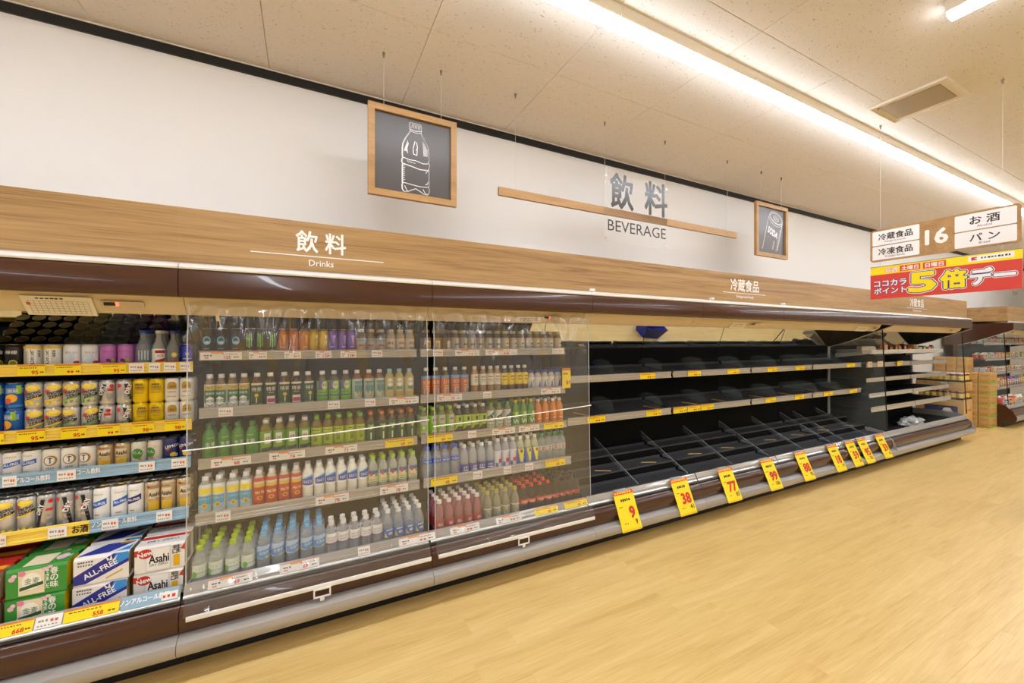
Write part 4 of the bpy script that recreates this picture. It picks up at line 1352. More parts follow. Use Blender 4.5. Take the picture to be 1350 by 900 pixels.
beer([('lemon_black', (-65, -38, -11, 15), 'black lemon sour can'), ('lemon_sour', (40.5, 67), 'white and yellow lemon sour can'), ('pale_white', (93, 117), 'pale white cocktail can'), ('grape_purple', (141, 164), 'purple grape cocktail can'), ('blue_spirit', (187,), 'clear bottle with blue cap and base', 3), ('red_label_spirit', (208,), 'clear bottle with white and red label', 3), ('round_emblem_spirit', (227,), 'clear bottle with round gold emblem', 3), ('deep_blue', (246,), 'deep blue can', 2)], 2.725, Z1, 5, 'top shelf')
beer([('grapefruit_blue', (-10, 16.5), 'blue grapefruit drink can'), ('strong_lemon', (43, 68), 'silver lemon can with yellow band'), ('strong_lime', (92.5, 117), 'silver lemon can with green band'), ('silver_dry', (140,), 'silver can with black slanted stripe'), ('silver_dry_red', (162,), 'silver can with red badge'), ('yellow_beer', (186, 207), 'bright yellow beer can'), ('white_gold_beer', (228, 248), 'white and gold beer can')], 2.705, Z2, 2, 'second shelf', 2)
beer([('allfree', (-8, 18, 43), 'white can with blue slanted band'), ('gold_ring_beer', (71, 95, 119), 'white can with large gold ring'), ('tan_beer', (143, 165), 'tan beer can'), ('green_oval', (187, 208), 'cream can with green oval'), ('blue_lemon', (230, 250), 'navy blue lemon can')], 2.685, Z3, 2, 'third shelf')
beer([('strong_lemon_tall', (-14, 10, 35), 'tall silver lemon can'), ('silver_dry_tall', (62,), 'tall silver can with black stripe'), ('silver_dry_red_tall', (88, 113), 'tall silver can with red badge'), ('allfree_tall', (136, 159), 'tall white can with blue band'), ('allfree_dark_tall', (183,), 'tall white can with dark violet band'), ('tan_beer_tall', (205, 225, 245), 'tall tan beer can')], 2.645, Z4, 3, 'fourth shelf')

# six-packs on the deck of the beer case
def sixpack(kind, x, y, z, rz, label):
    e = empty('can_six_pack', (x, y, z), rz, label, 'six-pack', 'six-packs on the deck of the beer case')
    for nm, me in PACK[kind]:
        link(nm, me, e)
    body = PROD['tan_beer' if kind != 'green' else 'yellow_beer'][1]
    for yy in (-.034, .034):
        link('pack_can', body[0][1], e, (.060, yy, .0005))
        link('pack_can_lid', body[1][1], e, (.060, yy, .0005))


PACK = {}


def pack(kind, base, front, top):
    w2, d2, h = .095, .069, .126
    prof = [(-d2, .004), (-d2 + .004, 0), (d2 - .004, 0), (d2, .004), (d2, h - .012), (d2 - .010, h - .001), (-d2 + .010, h - .001), (-d2, h - .012)]
    wrap_ = MB().prism(prof, -w2, w2, printed(base), 'x', caps=False)
    s = draw(front, Print())
    s.it = [([(x * .913, y) for x, y in V], Fc, cl, ly) for V, Fc, cl, ly in s.it]
    s.flat(wrap_, (0, -d2, 0), step=.0004, base=.0003)
    tp = draw(top, Print())
    tp.it = [([(x * .913, y) for x, y in V], Fc, cl, ly) for V, Fc, cl, ly in tp.it]
    tp.flat(wrap_, (0, 0, h - .001), (1, 0, 0), (0, 1, 0), step=.0004, base=.0003)
    le = MB().prism([(a * .98, .001 + c * .985) for a, c in prof], -w2 + .0005, -w2 + .002, printed((222, 214, 200)), 'x')
    PACK[kind] = [('pack_wrap', wrap_.mesh('wrap')), ('pack_end', le.mesh('end'))]


pack('red', (196, 44, 28), [('r', -.104, .05, .104, .075, (240, 190, 50)), ('r', -.09, .012, .06, .045, (236, 220, 190)), ('e', .04, .095, .03, .02, (240, 160, 60)), ('t', '麒麟', .01, .098, .03, (250, 226, 170))], [('r', -.1, -.03, .1, .01, (236, 170, 50)), ('e', .0, .03, .04, .02, (160, 30, 20))])
pack('green', (64, 150, 60), [('r', -.062, .010, .026, .114, (238, 222, 190)), ('e', -.018, .066, .034, .036, (250, 246, 232), 2), ('t', '金麦', -.016, .068, .026, (64, 110, 40), {'w': .052}), ('p', [(-.058, .030), (.022, .046), (.022, .060), (-.058, .044)], (44, 96, 50), 3), ('e', -.050, .104, .013, .012, (232, 140, 170), 2), ('v', '春の味', .060, .114, .028, W_), ('v', 'できました', .036, .105, .015, W_), ('e', -.084, .086, .011, .010, (240, 190, 206)), ('e', -.076, .098, .009, .008, (244, 206, 216)), ('e', .030, .110, .012, .008, (240, 190, 206), 2), ('e', .046, .117, .010, .006, (240, 190, 206), 2)], [('r', -.06, -.05, .03, .05, (238, 222, 190)), ('e', .06, .0, .02, .03, (240, 190, 206)), ('t', '春の味', .065, 0, .03, W_, {'rot': 0, 'w': .06})])
pack('white_blue', (240, 236, 232), [('p', [(-.104, .006), (-.06, .006), (.104, .078), (.104, .124), (.045, .124), (-.104, .044)], (50, 50, 150)), ('p', [(.03, .062), (.104, .094), (.104, .124), (.055, .124)], (60, 150, 226), 2), ('t', 'ALL-FREE', -.004, .062, .024, W_, {'rot': .40, 'bold': .02, 'w': .135, 'lay': 4}), ('p', [(.030, .095), (.036, .122), (.042, .097)], W_, 3), ('p', [(.042, .095), (.062, .118), (.050, .093)], W_, 3), ('p', [(.022, .095), (.014, .118), (.032, .099)], W_, 3), ('b', -.088, -.03, .104, .008, (110, 100, 96), 6), ('b', -.088, -.03, .090, .008, (110, 100, 96), 6, 9), ('p', [(.016, .012), (.080, .042), (.080, .050), (.016, .020)], (214, 180, 80), 2)], [('p', [(-.10, -.05), (.02, -.05), (.10, .04), (-.02, .05)], (50, 60, 150)), ('p', [(.05, -.05), (.10, -.05), (.10, .01)], (60, 150, 226)), ('e', .06, .04, .03, .015, (240, 210, 60))])
pack('white_red', (238, 234, 228), [('r', -.060, .006, .046, .116, (222, 220, 222)), ('r', -.055, .010, .040, .110, (244, 242, 240), 2), ('t', 'Asahi', -.004, .062, .038, K, {'bold': .02, 'w': .082}), ('t', 'DRY ZERO', -.006, .034, .012, K, {'w': .075}), ('e', -.060, .092, .030, .022, (206, 50, 32), 3), ('t', 'New', -.060, .092, .022, W_, {'bold': .03, 'rot': .2, 'lay': 4}), ('r', .056, .012, .082, .066, (238, 180, 20)), ('v', '辛口', .062, .114, .020, K), ('v', '生生', .078, .114, .018, K), ('p', [(.086, .092), (.104, .118), (.104, .085)], (210, 50, 34)), ('r', -.104, .084, -.088, .112, (210, 50, 34))], [('r', -.104, .01, .104, .04, (206, 50, 32)), ('t', 'DRY ZERO', 0, -.02, .02, K)])
ZD = ZDECK + .0065
pk = [('red', 0, 'red and yellow six-pack of cans'), ('green', 1, 'green six-pack of cans with pink blossoms'), ('white_blue', 2, 'white six-pack of cans with a blue and violet slash'), ('white_red', 3, 'white six-pack of cans with a red round badge')]
for kind, u, lab in pk:
    x = along(212, 2.50) - (3 - u) * .2075
    for q in range(3):
        for l in range(2):
            pos = ('front ' if q == 0 else 'middle ' if q == 1 else 'rear ')
            sixpack(kind, x + (.002 if l else 0) + q * .002, 2.56 + q * .153, ZD + l * .1265, -.06 + .05 * (l - .5), lab + (', upper ' if l else ', lower ') + '%srow' % pos)

# tea and water case
T1, T2, T3, T4 = 1.49, 1.182, .912, .64
R1 = ' of tea case'


def rows(tbl, yf, z, nrow, where, case):
    lo, hi = (BX[1], BX[2]) if case == R1 else (BX[2], BX[3])
    shelf_row([(k, us, lab + ', ' + where + case, more[0] if more else nrow, 1) for k, us, lab, *more in tbl], yf, z, lo + .014, hi - .014)


rows([('energy_blue', (270.5, 290, 311), 'black energy drink can with a blue ring'), ('energy_green', (329, 343.5, 359), 'black energy drink can with green stripes'), ('energy_orange', (373, 388, 401), 'orange energy drink can'), ('energy_yellow', (414, 428), 'yellow energy drink can'), ('energy_purple', (441.6, 453.6, 465), 'purple energy drink can'), ('beige_coffee', (477.5, 491, 504), 'beige coffee bottle with pale blue band'), ('white_coffee', (516.7, 529, 542), 'whitish coffee bottle')], 2.73, T1, 2, 'top shelf', R1)
rows([('hex_green_tea', (276, 291.6, 306, 321.5), 'tea bottle with white hexagon on green label'), ('deep_green_tea', (338.6,), 'deep green tea bottle with yellow dot'), ('pink_badge_tea', (356,), 'dark green tea bottle with pink badge'), ('deep_green_tea', (374.7,), 'deep green tea bottle with yellow dot'), ('pink_badge_tea', (390.6,), 'dark green tea bottle with pink badge'), ('deep_green_tea', (406,), 'deep green tea bottle with yellow dot'), ('light_green_tea', (425, 440.7, 456), 'light green tea bottle with purple corner'), ('teal_tea', (471, 486.7, 500.7), 'tea bottle with pale teal label'), ('yellow_flower_tea', (514, 527, 540), 'yellow tea bottle with light blue cap')], 2.73, T2, 1, 'second shelf', R1)
rows([('green_glass_tea', (275, 295, 313, 332), 'plain green sleeved tea bottle'), ('white_cap_green_tea', (350, 368, 384.4, 401.6), 'bright green tea bottle with white cap'), ('lime_cap_tea', (418, 433, 447, 461, 474.7), 'yellow-green tea bottle with lime cap'), ('dark_green_tea', (489, 504, 517, 531, 544), 'dark green tea bottle with orange cap')], 2.705, T3, 2, 'third shelf', R1)
rows([('lemon_blue', (269, 287.4, 305, 322), 'blue lemon tea bottle with yellow top band'), ('red_milk_tea', (340, 356, 371.4, 387.6), 'red milk tea bottle with white cap'), ('milky_white', (403, 417.4, 431.6, 445.6, 459.4, 473), 'milky white bottle with blue wave label'), ('fruit_water', (487, 502, 516, 530.7, 544.7), 'clear fruit water bottle with lime cap')], 2.645, T4, 2, 'fourth shelf', R1)
rows([('lime_cap_water', (262, 284, 306, 326.4), 'clear water bottle with lime green cap', 4), ('blue_cap_water', (347, 366, 385, 404.6, 422), 'clear water bottle with sky blue cap', 4), ('purple_band_water', (442, 457.4, 473.7, 489, 505), 'clear water bottle with white and purple label', 2), ('blue_soda', (522, 536, 550.7, 565), 'clear soda bottle with blue label', 4)], 2.48, ZD, 3, 'deck', R1)
R2 = ' of coffee case'
rows([('gold_coffee', (563.5, 577, 589.5), 'dark gold coffee bottle'), ('grey_coffee', (601, 612, 623, 634.5, 645.6, 656.7), 'greyish coffee bottle'), ('cream_coffee', (667, 677.5, 688, 699, 708.5, 717, 726, 736.7), 'cream coffee bottle')], 2.73, T1, 2, 'top shelf', R2)
rows([('orange_tea', (562.5, 575, 587.5, 601, 613), 'orange tea bottle with blue top band'), ('cafe_cream', (626.7, 637.5, 647.5, 656.5), 'coffee milk bottle with cream label'), ('cafe_yellow', (666, 675, 685, 693.5), 'coffee bottle with bright yellow label'), ('blue_cap_coffee', (703, 712, 721, 730, 738.5), 'short white bottle with blue cap')], 2.73, T2, 1, 'second shelf', R2)
rows([('lime_long_tea', (559.5, 571, 583, 594.7), 'lime green bottle with pale pink panels'), ('black_lime_tea', (606, 616.7, 626.7, 636.7), 'dark bottle with lime label and white cap'), ('striped_green', (648, 659, 670), 'pale bottle with blue and green stripes'), ('lemon_cap_soda', (681, 691, 701), 'green lemon soda bottle with yellow cap'), ('orange_juice', (710.5, 720, 730, 739.5), 'orange juice bottle with white cap')], 2.705, T3, 2, 'third shelf', R2)
rows([('blue_ring_water', (564.5, 576.7, 588, 601), 'clear water bottle with blue cap and neck label'), ('ion_blue', (613, 624.5, 636, 647.5), 'clear bottle with royal blue label'), ('red_white_sport', (658, 668, 678), 'white bottle with red vertical lettering'), ('lemon_blue_sport', (687.5, 696.5, 705.5), 'blue and yellow lemon bottle'), ('green_cap_clear', (714.8, 723.6, 732.8, 741.5), 'clear bottle with green cap')], 2.645, T4, 2, 'fourth shelf', R2)
rows([('pink_sparkling', (580, 593, 606, 618, 630), 'pink sparkling drink bottle'), ('yellow_cap_tonic', (644, 656, 667.7, 680), 'pale bottle with mustard yellow cap'), ('red_cap_cola', (691.5, 702, 713, 723.5), 'cola bottle with red cap'), ('black_cap_cola', (734, 743.5, 754, 763.5), 'cola bottle with black cap')], 2.48, ZD, 4, 'deck', R2)

# ------------------------------------------------------------------ price cards
def card(x0, x1, y, zc, h, kind, txt, label, group, tilt=0.0, name='price_card', yaw=0.0, cat='price card'):
    w = x1 - x0
    e = empty(name, ((x0 + x1) / 2, y, zc), yaw, label, cat, group)
    e.rotation_euler = (tilt, 0, yaw)
    base = {'y': YEL, 'w': PAPER, 's': PAPER, 'c': mat('cream_card', (246, 214, 180), .5)}[kind]
    MB().box(-w / 2, w / 2, -.0004, .0004, -h / 2, h / 2, base).build('card_board', e, smooth=False)
    P = Print()
    if kind == 'y':
        P.rect(-w / 2, h * .38, w / 2, h * .5, (232, 120, 30), 1)
        P.bars(-w * .42, w * .2, h * .22, h * .09, (70, 60, 30), 8, 2, int(x0 * 77) % 97)
        if txt:
            P.text(txt, w * .12, -h * .22, h * .34, RED, 2, bold=.03)
        else:
            P.bars(-w * .02, w * .24, -h * .22, h * .26, RED, 2, 2, 3)
        P.bars(w * .30, w * .45, -h * .2, h * .14, (90, 80, 40), 2, 2, 5)
    elif kind == 'w':
        P.rect(-w / 2, h * .42, w / 2, h * .5, (224, 110, 90), 1)
        P.rect(-w * .25, h * .22, w * .05, h * .42, (244, 176, 90), 1)
        P.bars(-w * .42, -w * .2, h * .02, h * .16, BLK, 3, 2, 8)
        P.bars(-w * .40, -w * .28, -h * .26, h * .2, (216, 90, 70), 2, 2, 8)
        P.bars(w * .02, w * .4, h * .16, h * .09, (80, 72, 68), 7, 2, int(x0 * 77) % 97)
        if txt:
            P.text(txt, w * .14, -h * .22, h * .38, RED, 2, bold=.03)
        else:
            P.bars(w * .06, w * .26, -h * .22, h * .28, (216, 90, 70), 2, 2, 3)
        P.bars(w * .30, w * .46, -h * .2, h * .14, (80, 70, 66), 2, 2, 6)
    else:
        P.bars(-w * .40, w * .02, h * .12, h * .2, (150, 140, 136), 3, 2, 8)
        P.bars(w * .06, w * .4, h * .06, h * .3, (214, 110, 96), 2, 2, 3)
        P.bars(-w * .40, w * .4, -h * .28, h * .12, (150, 140, 136), 6, 2, 9)
    P.flat(MB(), (0, -.0004, 0), step=.0003).build('card_print', e, smooth=False)
    return e


def cards(tbl, shelf, where, case, tilt=0.0):
    z0, z1, y = shelf[:3]
    zc = (z0 + z1) / 2
    tb = sorted(tbl, key=lambda q: q[0], reverse=(case == B0))
    for k, it in enumerate(tb):
        u0, u1, kind = it[:3]
        txt = it[3] if len(it) > 3 else ''
        yy = y - .0106 if tilt == 0 else y
        big = 'yellow' if kind == 'y' else 'white' if kind == 'w' else 'small white'
        lab = '%s price card, %s from the %s %s of %s' % (big, ORD[k], {B0: 'teas', B1: 'beers', B2: 'teas', B3: 'colas'}[case], where, case)
        card(along(u0, yy), along(u1, yy), yy, zc, (z1 - z0) * (.86 if kind == 'y' else .8), kind, txt, lab, 'price cards %s of the %s' % (where, case), tilt)


ORD = ['first', 'second', 'third', 'fourth', 'fifth', 'sixth', 'seventh', 'eighth', 'ninth']
B0, B1, B2, B3 = 'beer case', 'tea case', 'coffee case', 'empty cases'
cards([(23, 60, 'y', '95'), (72, 107, 'y'), (133, 166, 'y', '95'), (170, 190, 's'), (196, 211, 's'), (216, 232, 's'), (237, 251, 's')], bay0[0], 'on the top rail', B0)
cards([(-12, 5, 'y'), (22, 60, 'y', '95'), (80, 114, 'y', '95'), (128, 158, 'y'), (174, 203, 'y', '98'), (217, 245, 'y', '98')], bay0[1], 'on the second rail', B0)
cards([(3, 22, 's'), (75, 100, 's'), (183, 204, 's'), (226, 246, 's')], bay0[2], 'on the third rail', B0)
cards([(-6, 8, 's'), (63, 88, 's'), (134, 156, 's'), (206, 227, 's')], bay0[3], 'on the fourth rail', B0)
LIP = (.348, .404, 2.4285)
LT = math.radians(-28)
cards([(-8, 44, 'y', '668'), (84, 157, 'y', '558'), (46, 82, 's')], LIP, 'on the front lip', B0, LT)
# the blue printed strip at the end of the lip
xa, xb = along(159, 2.42), along(235, 2.42)
e = empty('printed_strip', ((xa + xb) / 2, 2.4285, .376), 0, 'pale blue printed strip at the end of the beer case lip', 'label strip')
e.rotation_euler = (LT, 0, 0)
MB().box(-(xb - xa) / 2, (xb - xa) / 2, -.0004, .0004, -.026, .026, BR).build('strip_board', e, smooth=False)
P = Print().text('ノンアルコール飲料', -.02, .004, .024, W_, 2, bold=.03, w=(xb - xa) * .85)
P.rect(.04, -.022, .10, .012, PAPER, 3)
P.bars(.045, .095, -.006, .014, RED, 3, 4, 4)
P.flat(MB(), (0, -.0004, 0), step=.0003).build('strip_print', e, smooth=False)

c0 = CASES[0]
sh0 = [o for o in c0.children if o.name.startswith('shelf')]
cx0 = c0.location.x


def strip_text(k, txt, u0, u1, col, h=.026, dz=0.0):
    z0, z1, y, _ = bay0[k]
    xa, xb = along(u0, y - .011), along(u1, y - .011)
    P = Print().text(txt, (xa + xb) / 2 - cx0, (z0 + z1) / 2 + dz, h, col, 1, bold=.02, w=xb - xa)
    P.flat(MB(), (0, y - .0105 - 2.8, 0), step=.0004).build('strip_lettering', sh0[k], smooth=False)


strip_text(2, 'ノンアルコール飲料', 6, 66, W_)
strip_text(2, 'ノンアルコール飲料', 75, 132, W_, dz=.008)
strip_text(3, 'お酒', 95, 116, BLK, .036)
strip_text(3, 'ノンアルコール飲料', 121, 180, W_, dz=.008)

cards([(264, 319, 'w', '125'), (328, 352, 'w'), (375, 397, 'w'), (416, 437, 'w', '120'), (449, 470, 'w', '128'), (490, 504, 's')], bay12[0], 'on the top rail', B1)
cards([(288, 307, 's'), (432, 448, 's'), (481, 495, 's'), (513, 552, 'w')], bay12[1], 'on the second rail', B1)
cards([(278, 331, 'w', '68'), (355, 402, 'w', '74'), (429, 471, 'w', '73'), (508, 545, 'y', '68')], bay12[2], 'on the third rail', B1)
cards([(284, 304, 's'), (416, 460, 'w', '78'), (501, 538, 'w', '78')], bay12[3], 'on the fourth rail', B1)
cards([(274, 333, 'w', '69'), (369, 421, 'w', '69'), (472, 488, 's'), (526, 574, 'w')], LIP, 'on the front lip', B1, LT)
cards([(571, 584, 's'), (600, 632, 'w'), (640, 682, 'w'), (728, 743, 's')], bay12[0], 'on the top rail', B2)
cards([(576, 609, 'w', '79'), (637, 648, 's'), (713, 739, 'w')], bay12[1], 'on the second rail', B2)
cards([(563, 597, 'y', '68'), (617, 628, 's'), (649, 679, 'w'), (684, 711, 'w'), (717, 743, 'y', '68')], bay12[2], 'on the third rail', B2)
cards([(568, 603, 'y', '68'), (624, 636, 's'), (664, 674, 's'), (692, 703, 's'), (719, 745, 'y', '68')], bay12[3], 'on the fourth rail', B2)
cards([(594, 632, 'w'), (654, 687, 'w'), (705, 735, 'y', '68'), (744, 774, 'y', '68')], LIP, 'on the front lip', B2, LT)
cards([(844, 864, 'y'), (907, 924, 'y'), (959, 975, 'y'), (1012, 1025, 'y'), (1049, 1061, 'y'), (1116, 1127, 'y')], bay3[0], 'on the upper rail', B3)
cards([(774, 798, 'y'), (852, 872, 'y'), (888, 905.5, 'y'), (906.5, 923.5, 'y'), (924.5, 941, 'y'), (1009, 1023, 'y'), (1048, 1060, 'y'), (1086, 1098, 'y'), (1120, 1130, 'y')], bay3[1], 'on the lower rail', B3)
card(along(742, 2.66) + .015, along(742, 2.66) + .095, 2.6894, 1.275, .16, 'y', '', 'tall yellow card jutting out between the cola case and the empty cases', None)
card(along(830, 2.73), along(830, 2.73) + .07, 2.75, 1.2775, .05, 'y', '', 'yellow price card fallen flat behind the upper rail of the empty cases', None, tilt=-1.431)
card(along(1182, 2.63), along(1193, 2.63), 2.636, 1.255, .07, 'y', '', 'tilted orange-yellow price card on the top rail of the end case', None, yaw=.1)
for u0, u1, nm in ((1145, 1151, 'narrow cream card'), (1158, 1165, 'wide cream card')):
    card(along(u0, 2.63), along(u1, 2.63), 2.6394, 1.26, .075, 'c', '', nm + ' on the top rail of the end case', None)

# big yellow price tags hung over the bumper of the empty cases
TL = .29
for n_, (u, big, small) in enumerate(((828, '9', '9'), (902, '38', '41'), (963, '77', '83'), (1018, '99', '106'), (1062, '88', '95'), (1104, '18', '19'), (1127, '59', '63'), (1142.5, '95', '102'), (1166, '59', '63'))):
    x = along(u, 2.35)
    lab = 'big yellow price tag reading %s, %s along the empty cases from the colas' % (big, ORD[n_])
    e = empty('price_tag', (x, 2.297, .138), 0, lab, 'price tag', 'big yellow price tags on the empty cases')
    uy = Vector((0, .4004, .9162))
    sh = MB()
    wv = .098
    nn = Vector((0, -.9162, .4004))
    for k in range(6):
        a, b2 = TL * k / 6, TL * (k + 1) / 6
        pa, pb = uy * a, uy * b2
        sh.face([pa + Vector((-wv, 0, 0)), pa + Vector((wv, 0, 0)), pb + Vector((wv, 0, 0)), pb + Vector((-wv, 0, 0))], YEL)
        sh.face([pa + Vector((wv, 0, 0)) - nn * .0006, pa + Vector((-wv, 0, 0)) - nn * .0006, pb + Vector((-wv, 0, 0)) - nn * .0006, pb + Vector((wv, 0, 0)) - nn * .0006], YEL)
    sh.build('tag_sheet', e, smooth=False)
    P = Print()
    P.rect(-wv, TL * .90, wv, TL, (230, 90, 36), 1)
    P.bars(-wv * .9, wv * .85, TL * .95, .016, (250, 206, 60), 7, 2, 3)
    P.bars(-wv * .45, wv * .55, TL * .76, .022, BLK, 5, 2, int(u))
    P.bars(-wv * .75, -wv * .35, TL * .60, .006, BLK, 3, 2, 5)
    P.text(big, wv * (.42 if len(big) == 1 else .22), TL * .44, .078, RED, 2, bold=.045)
    P.text(small, wv * (.62 if len(small) < 3 else .45), TL * .20, .034, BLK, 2, bold=.02)
    P.bars(-wv * .6, -wv * .2, TL * .19, .006, BLK, 3, 2, 6)
    P.rect(-wv, .004, wv, .0065, (226, 110, 40), 1)
    P.rect(-wv * .92, .012, wv * .92, .0135, (226, 110, 40), 1)
    P.flat(MB(), (0, 0, 0), (1, 0, 0), tuple(uy), step=.0005, base=.0002).build('tag_print', e, smooth=False)
    MB().box(-wv * .6, wv * .6, .112, .153, .2605, .2655, ACRYLE).build('tag_clip', e, smooth=False)

# tan paper strips left on the empty trays
TAN = mat('tan_paper', (206, 164, 96), .6)
strip_me = MB().box(-.07, .07, -.011, .011, 0, .0008, TAN).mesh('paper_strip', smooth=False)
for us, y, z, rz, where in (((795, 855, 916, 959, 1015, 1051, 1085, 1118), 2.735, .4553, -.45, 'the middle deck tray of the empty cases'), ((766, 864, 909, 948, 997, 1034, 1074, 1101), 2.81, .932 + .09 * math.tan(math.radians(8)) + .0004, -.9, 'the lower shelf of the empty cases')):
    for k, u in enumerate(us):
        x = along(u, y)
        if z > .9:                                          # beside, not through, the upright dividers
            for b_ in range(4):
                for f_ in ((.53, 1.12) if b_ < 3 else (.2, .75)):
                    g_ = x - (BX[3 + b_] + f_)
                    if abs(g_) < .07:
                        x += math.copysign(.07, g_) - g_
        tag(link('paper_strip', strip_me, None, (x, y, z), (Matrix.Rotation(math.radians(8 if z > .9 else 0), 3, 'X') @ Matrix.Rotation(rz + .12 * ((k * 7) % 5 - 2) * .4, 3, 'Z')).to_euler()), 'tan paper strip lying on ' + where, 'paper strip', 'tan strips on ' + where)

# inspection sheet and small notices on the cream cover
def notice(u0, u1, label, h, grid):
    xa, xb = along(u0, 2.462), along(u1, 2.462)
    e = empty('inspection_sheet', ((xa + xb) / 2, 2.4835, 1.7265), 0, label, 'notice')
    e.rotation_euler = (math.radians(42), 0, 0)
    w = xb - xa
    MB().box(-w / 2, w / 2, -.0006, .0006, -h / 2, h / 2, mat('notice_paper', (240, 228, 204), .5)).build('sheet', e, smooth=False)
    P = Print()
    if grid:
        for k in range(6):
            P.rect(-w * .42, h * (.25 - .13 * k), w * .42, h * (.25 - .13 * k) + .0012, (120, 112, 104), 1)
        for k in range(12):
            x = -w * .42 + w * .84 * k / 11
            P.rect(x, -h * .4, x + .0012, h * .25, (120, 112, 104), 1)
        P.bars(-w * .3, w * .1, h * .38, .008, BLK, 6, 1, 3)
        P.bars(-w * .45, -w * .37, h * .1, .02, (190, 90, 80), 1, 2, 3)
    else:
        P.bars(-w * .35, w * .35, h * .15, .008, (130, 120, 110), 5, 1, 3)
        P.bars(-w * .35, w * .35, -h * .15, .008, (130, 120, 110), 5, 1, 7)
    P.flat(MB(), (0, -.0006, 0), step=.0004).build('sheet_print', e, smooth=False)


notice(27, 122, 'large inspection chart sheet on the cream cover of the beer case', .105, True)
notice(682, 716, 'small notice on the cream cover of the coffee and cola case', .05, False)
notice(966, 985, 'small notice on the cream cover of the second empty case', .075, False)
notice(1132, 1146, 'small notice on the cream cover beside the glass divider', .075, False)

# white clips between fascia and canopy
for u in (781, 939, 1033):
    MB().box(along(u, 2.415) - .02, along(u, 2.415) + .02, 2.408, 2.4295, 1.9485, 1.966, WHITE).build('fascia_clip', fas, smooth=False)

# ------------------------------------------------------------------ end case contents
def food(kind, w, d, h, col, col2, x, y, z, rz, label, group, lean=0.0):
    e = empty({'pouch': 'food_pouch', 'carton': 'food_carton', 'cup': 'food_cup', 'tub': 'food_tub'}[kind], (x, y, z), rz, label, {'pouch': 'pouch', 'carton': 'carton', 'cup': 'cup', 'tub': 'tub'}[kind], group)
    e.rotation_euler = (lean, 0, rz)
    key = (kind, w, d, h, col, col2)
    if key not in FOOD:
        parts = []
        if kind == 'pouch':
            pr = [(-d * .08, h), (-d * .5, h * .72), (-d * .5, h * .2), (-d * .3, 0), (d * .3, 0), (d * .5, h * .2), (d * .5, h * .72), (d * .08, h)]
            parts.append(('pouch_body', MB().prism(pr, -w / 2, w / 2, printed(col)).mesh('b')))
            fy = -d * .5
        elif kind == 'carton':
            parts.append(('carton_body', MB().bbox(-w / 2, w / 2, -d / 2, d / 2, 0, h, printed(col), .003).mesh('b')))
            parts.append(('carton_flap', MB().box(-w / 2 + .004, w / 2 - .004, -.002, d * .4, h, h + .0012, printed(col2)).mesh('f')))
            fy = -d * .5
        else:
            r0, r1 = w * .42, w * .5
            parts.append(('cup_body', MB().lathe([(r0, 0), (r1, h * .92)], 16, printed(col)).mesh('b')))
            parts.append(('cup_lid', MB().lathe([(r1 + .002, h * .92), (r1 + .002, h), (r1 - .004, h + .001)], 16, plastic(col2)).mesh('l')))
            fy = None
        P = Print()
        P.rect(-w * .40, h * .42, w * .40, h * .72, col2, 1)
        P.ell(w * .05, h * .30, w * .22, h * .12, (240, 220, 160), 2, 10)
        P.bars(-w * .34, w * .34, h * .57, h * .12, (250, 246, 240) if sum(col2) < 420 else (120, 50, 40), 4, 3, int(w * 1000))
        mb = MB()
        if fy is None:
            P.wrap(mb, w * .48)
        else:
            P.flat(mb, (0, fy, 0), step=.0006, base=.0006)
        parts.append(('front_print', mb.mesh('p', recalc=False)))
        FOOD[key] = parts
    for nm, me in FOOD[key]:
        link(nm, me, e)


FOOD = {}
ZBK = 1.4052
bk = [('pouch', .11, .03, .10, (226, 214, 196), (200, 120, 90))] * 9
xx = XE0 + .215
for k in range(9):
    food(*bk[k], xx + .043 * k, 2.79, ZBK, .9, 'beige snack pouch leaning in the row at the start of the basket shelf', 'beige pouches on the basket shelf', lean=-.12)
xx += .505
lst = [('pouch', .14, .05, .15, (206, 120, 60), (240, 226, 200), 'orange snack pouch on the basket shelf'), ('pouch', .12, .05, .12, (70, 40, 28), (210, 150, 60), 'dark brown snack pouch on the basket shelf'), ('carton', .09, .07, .12, (110, 66, 36), (220, 180, 90), 'brown food carton on the basket shelf'), ('pouch', .12, .05, .12, (150, 84, 40), (236, 196, 110), 'copper snack pouch on the basket shelf'), ('carton', .10, .07, .13, (60, 36, 26), (206, 150, 50), 'blackish food carton with gold band on the basket shelf'), ('carton', .16, .07, .07, (190, 60, 40), (240, 210, 160), 'low red food carton on the basket shelf'), ('carton', .14, .07, .12, (170, 120, 50), (70, 40, 20), 'golden food carton on the basket shelf'), ('carton', .14, .08, .075, (232, 220, 210), (210, 90, 70), 'low white food carton with red band on the basket shelf'), ('carton', .12, .07, .10, (90, 130, 60), (240, 236, 200), 'green food carton on the basket shelf'), ('carton', .17, .08, .085, (214, 110, 90), (244, 230, 214), 'salmon food carton on the basket shelf'), ('pouch', .12, .04, .11, (40, 40, 44), (200, 190, 170), 'black snack pouch at the end of the basket shelf')]
for it in lst:
    food(*it[:6], xx + it[1] / 2, 2.75, ZBK, .08, it[6], 'packs on the basket shelf')
    xx += it[1] + .035

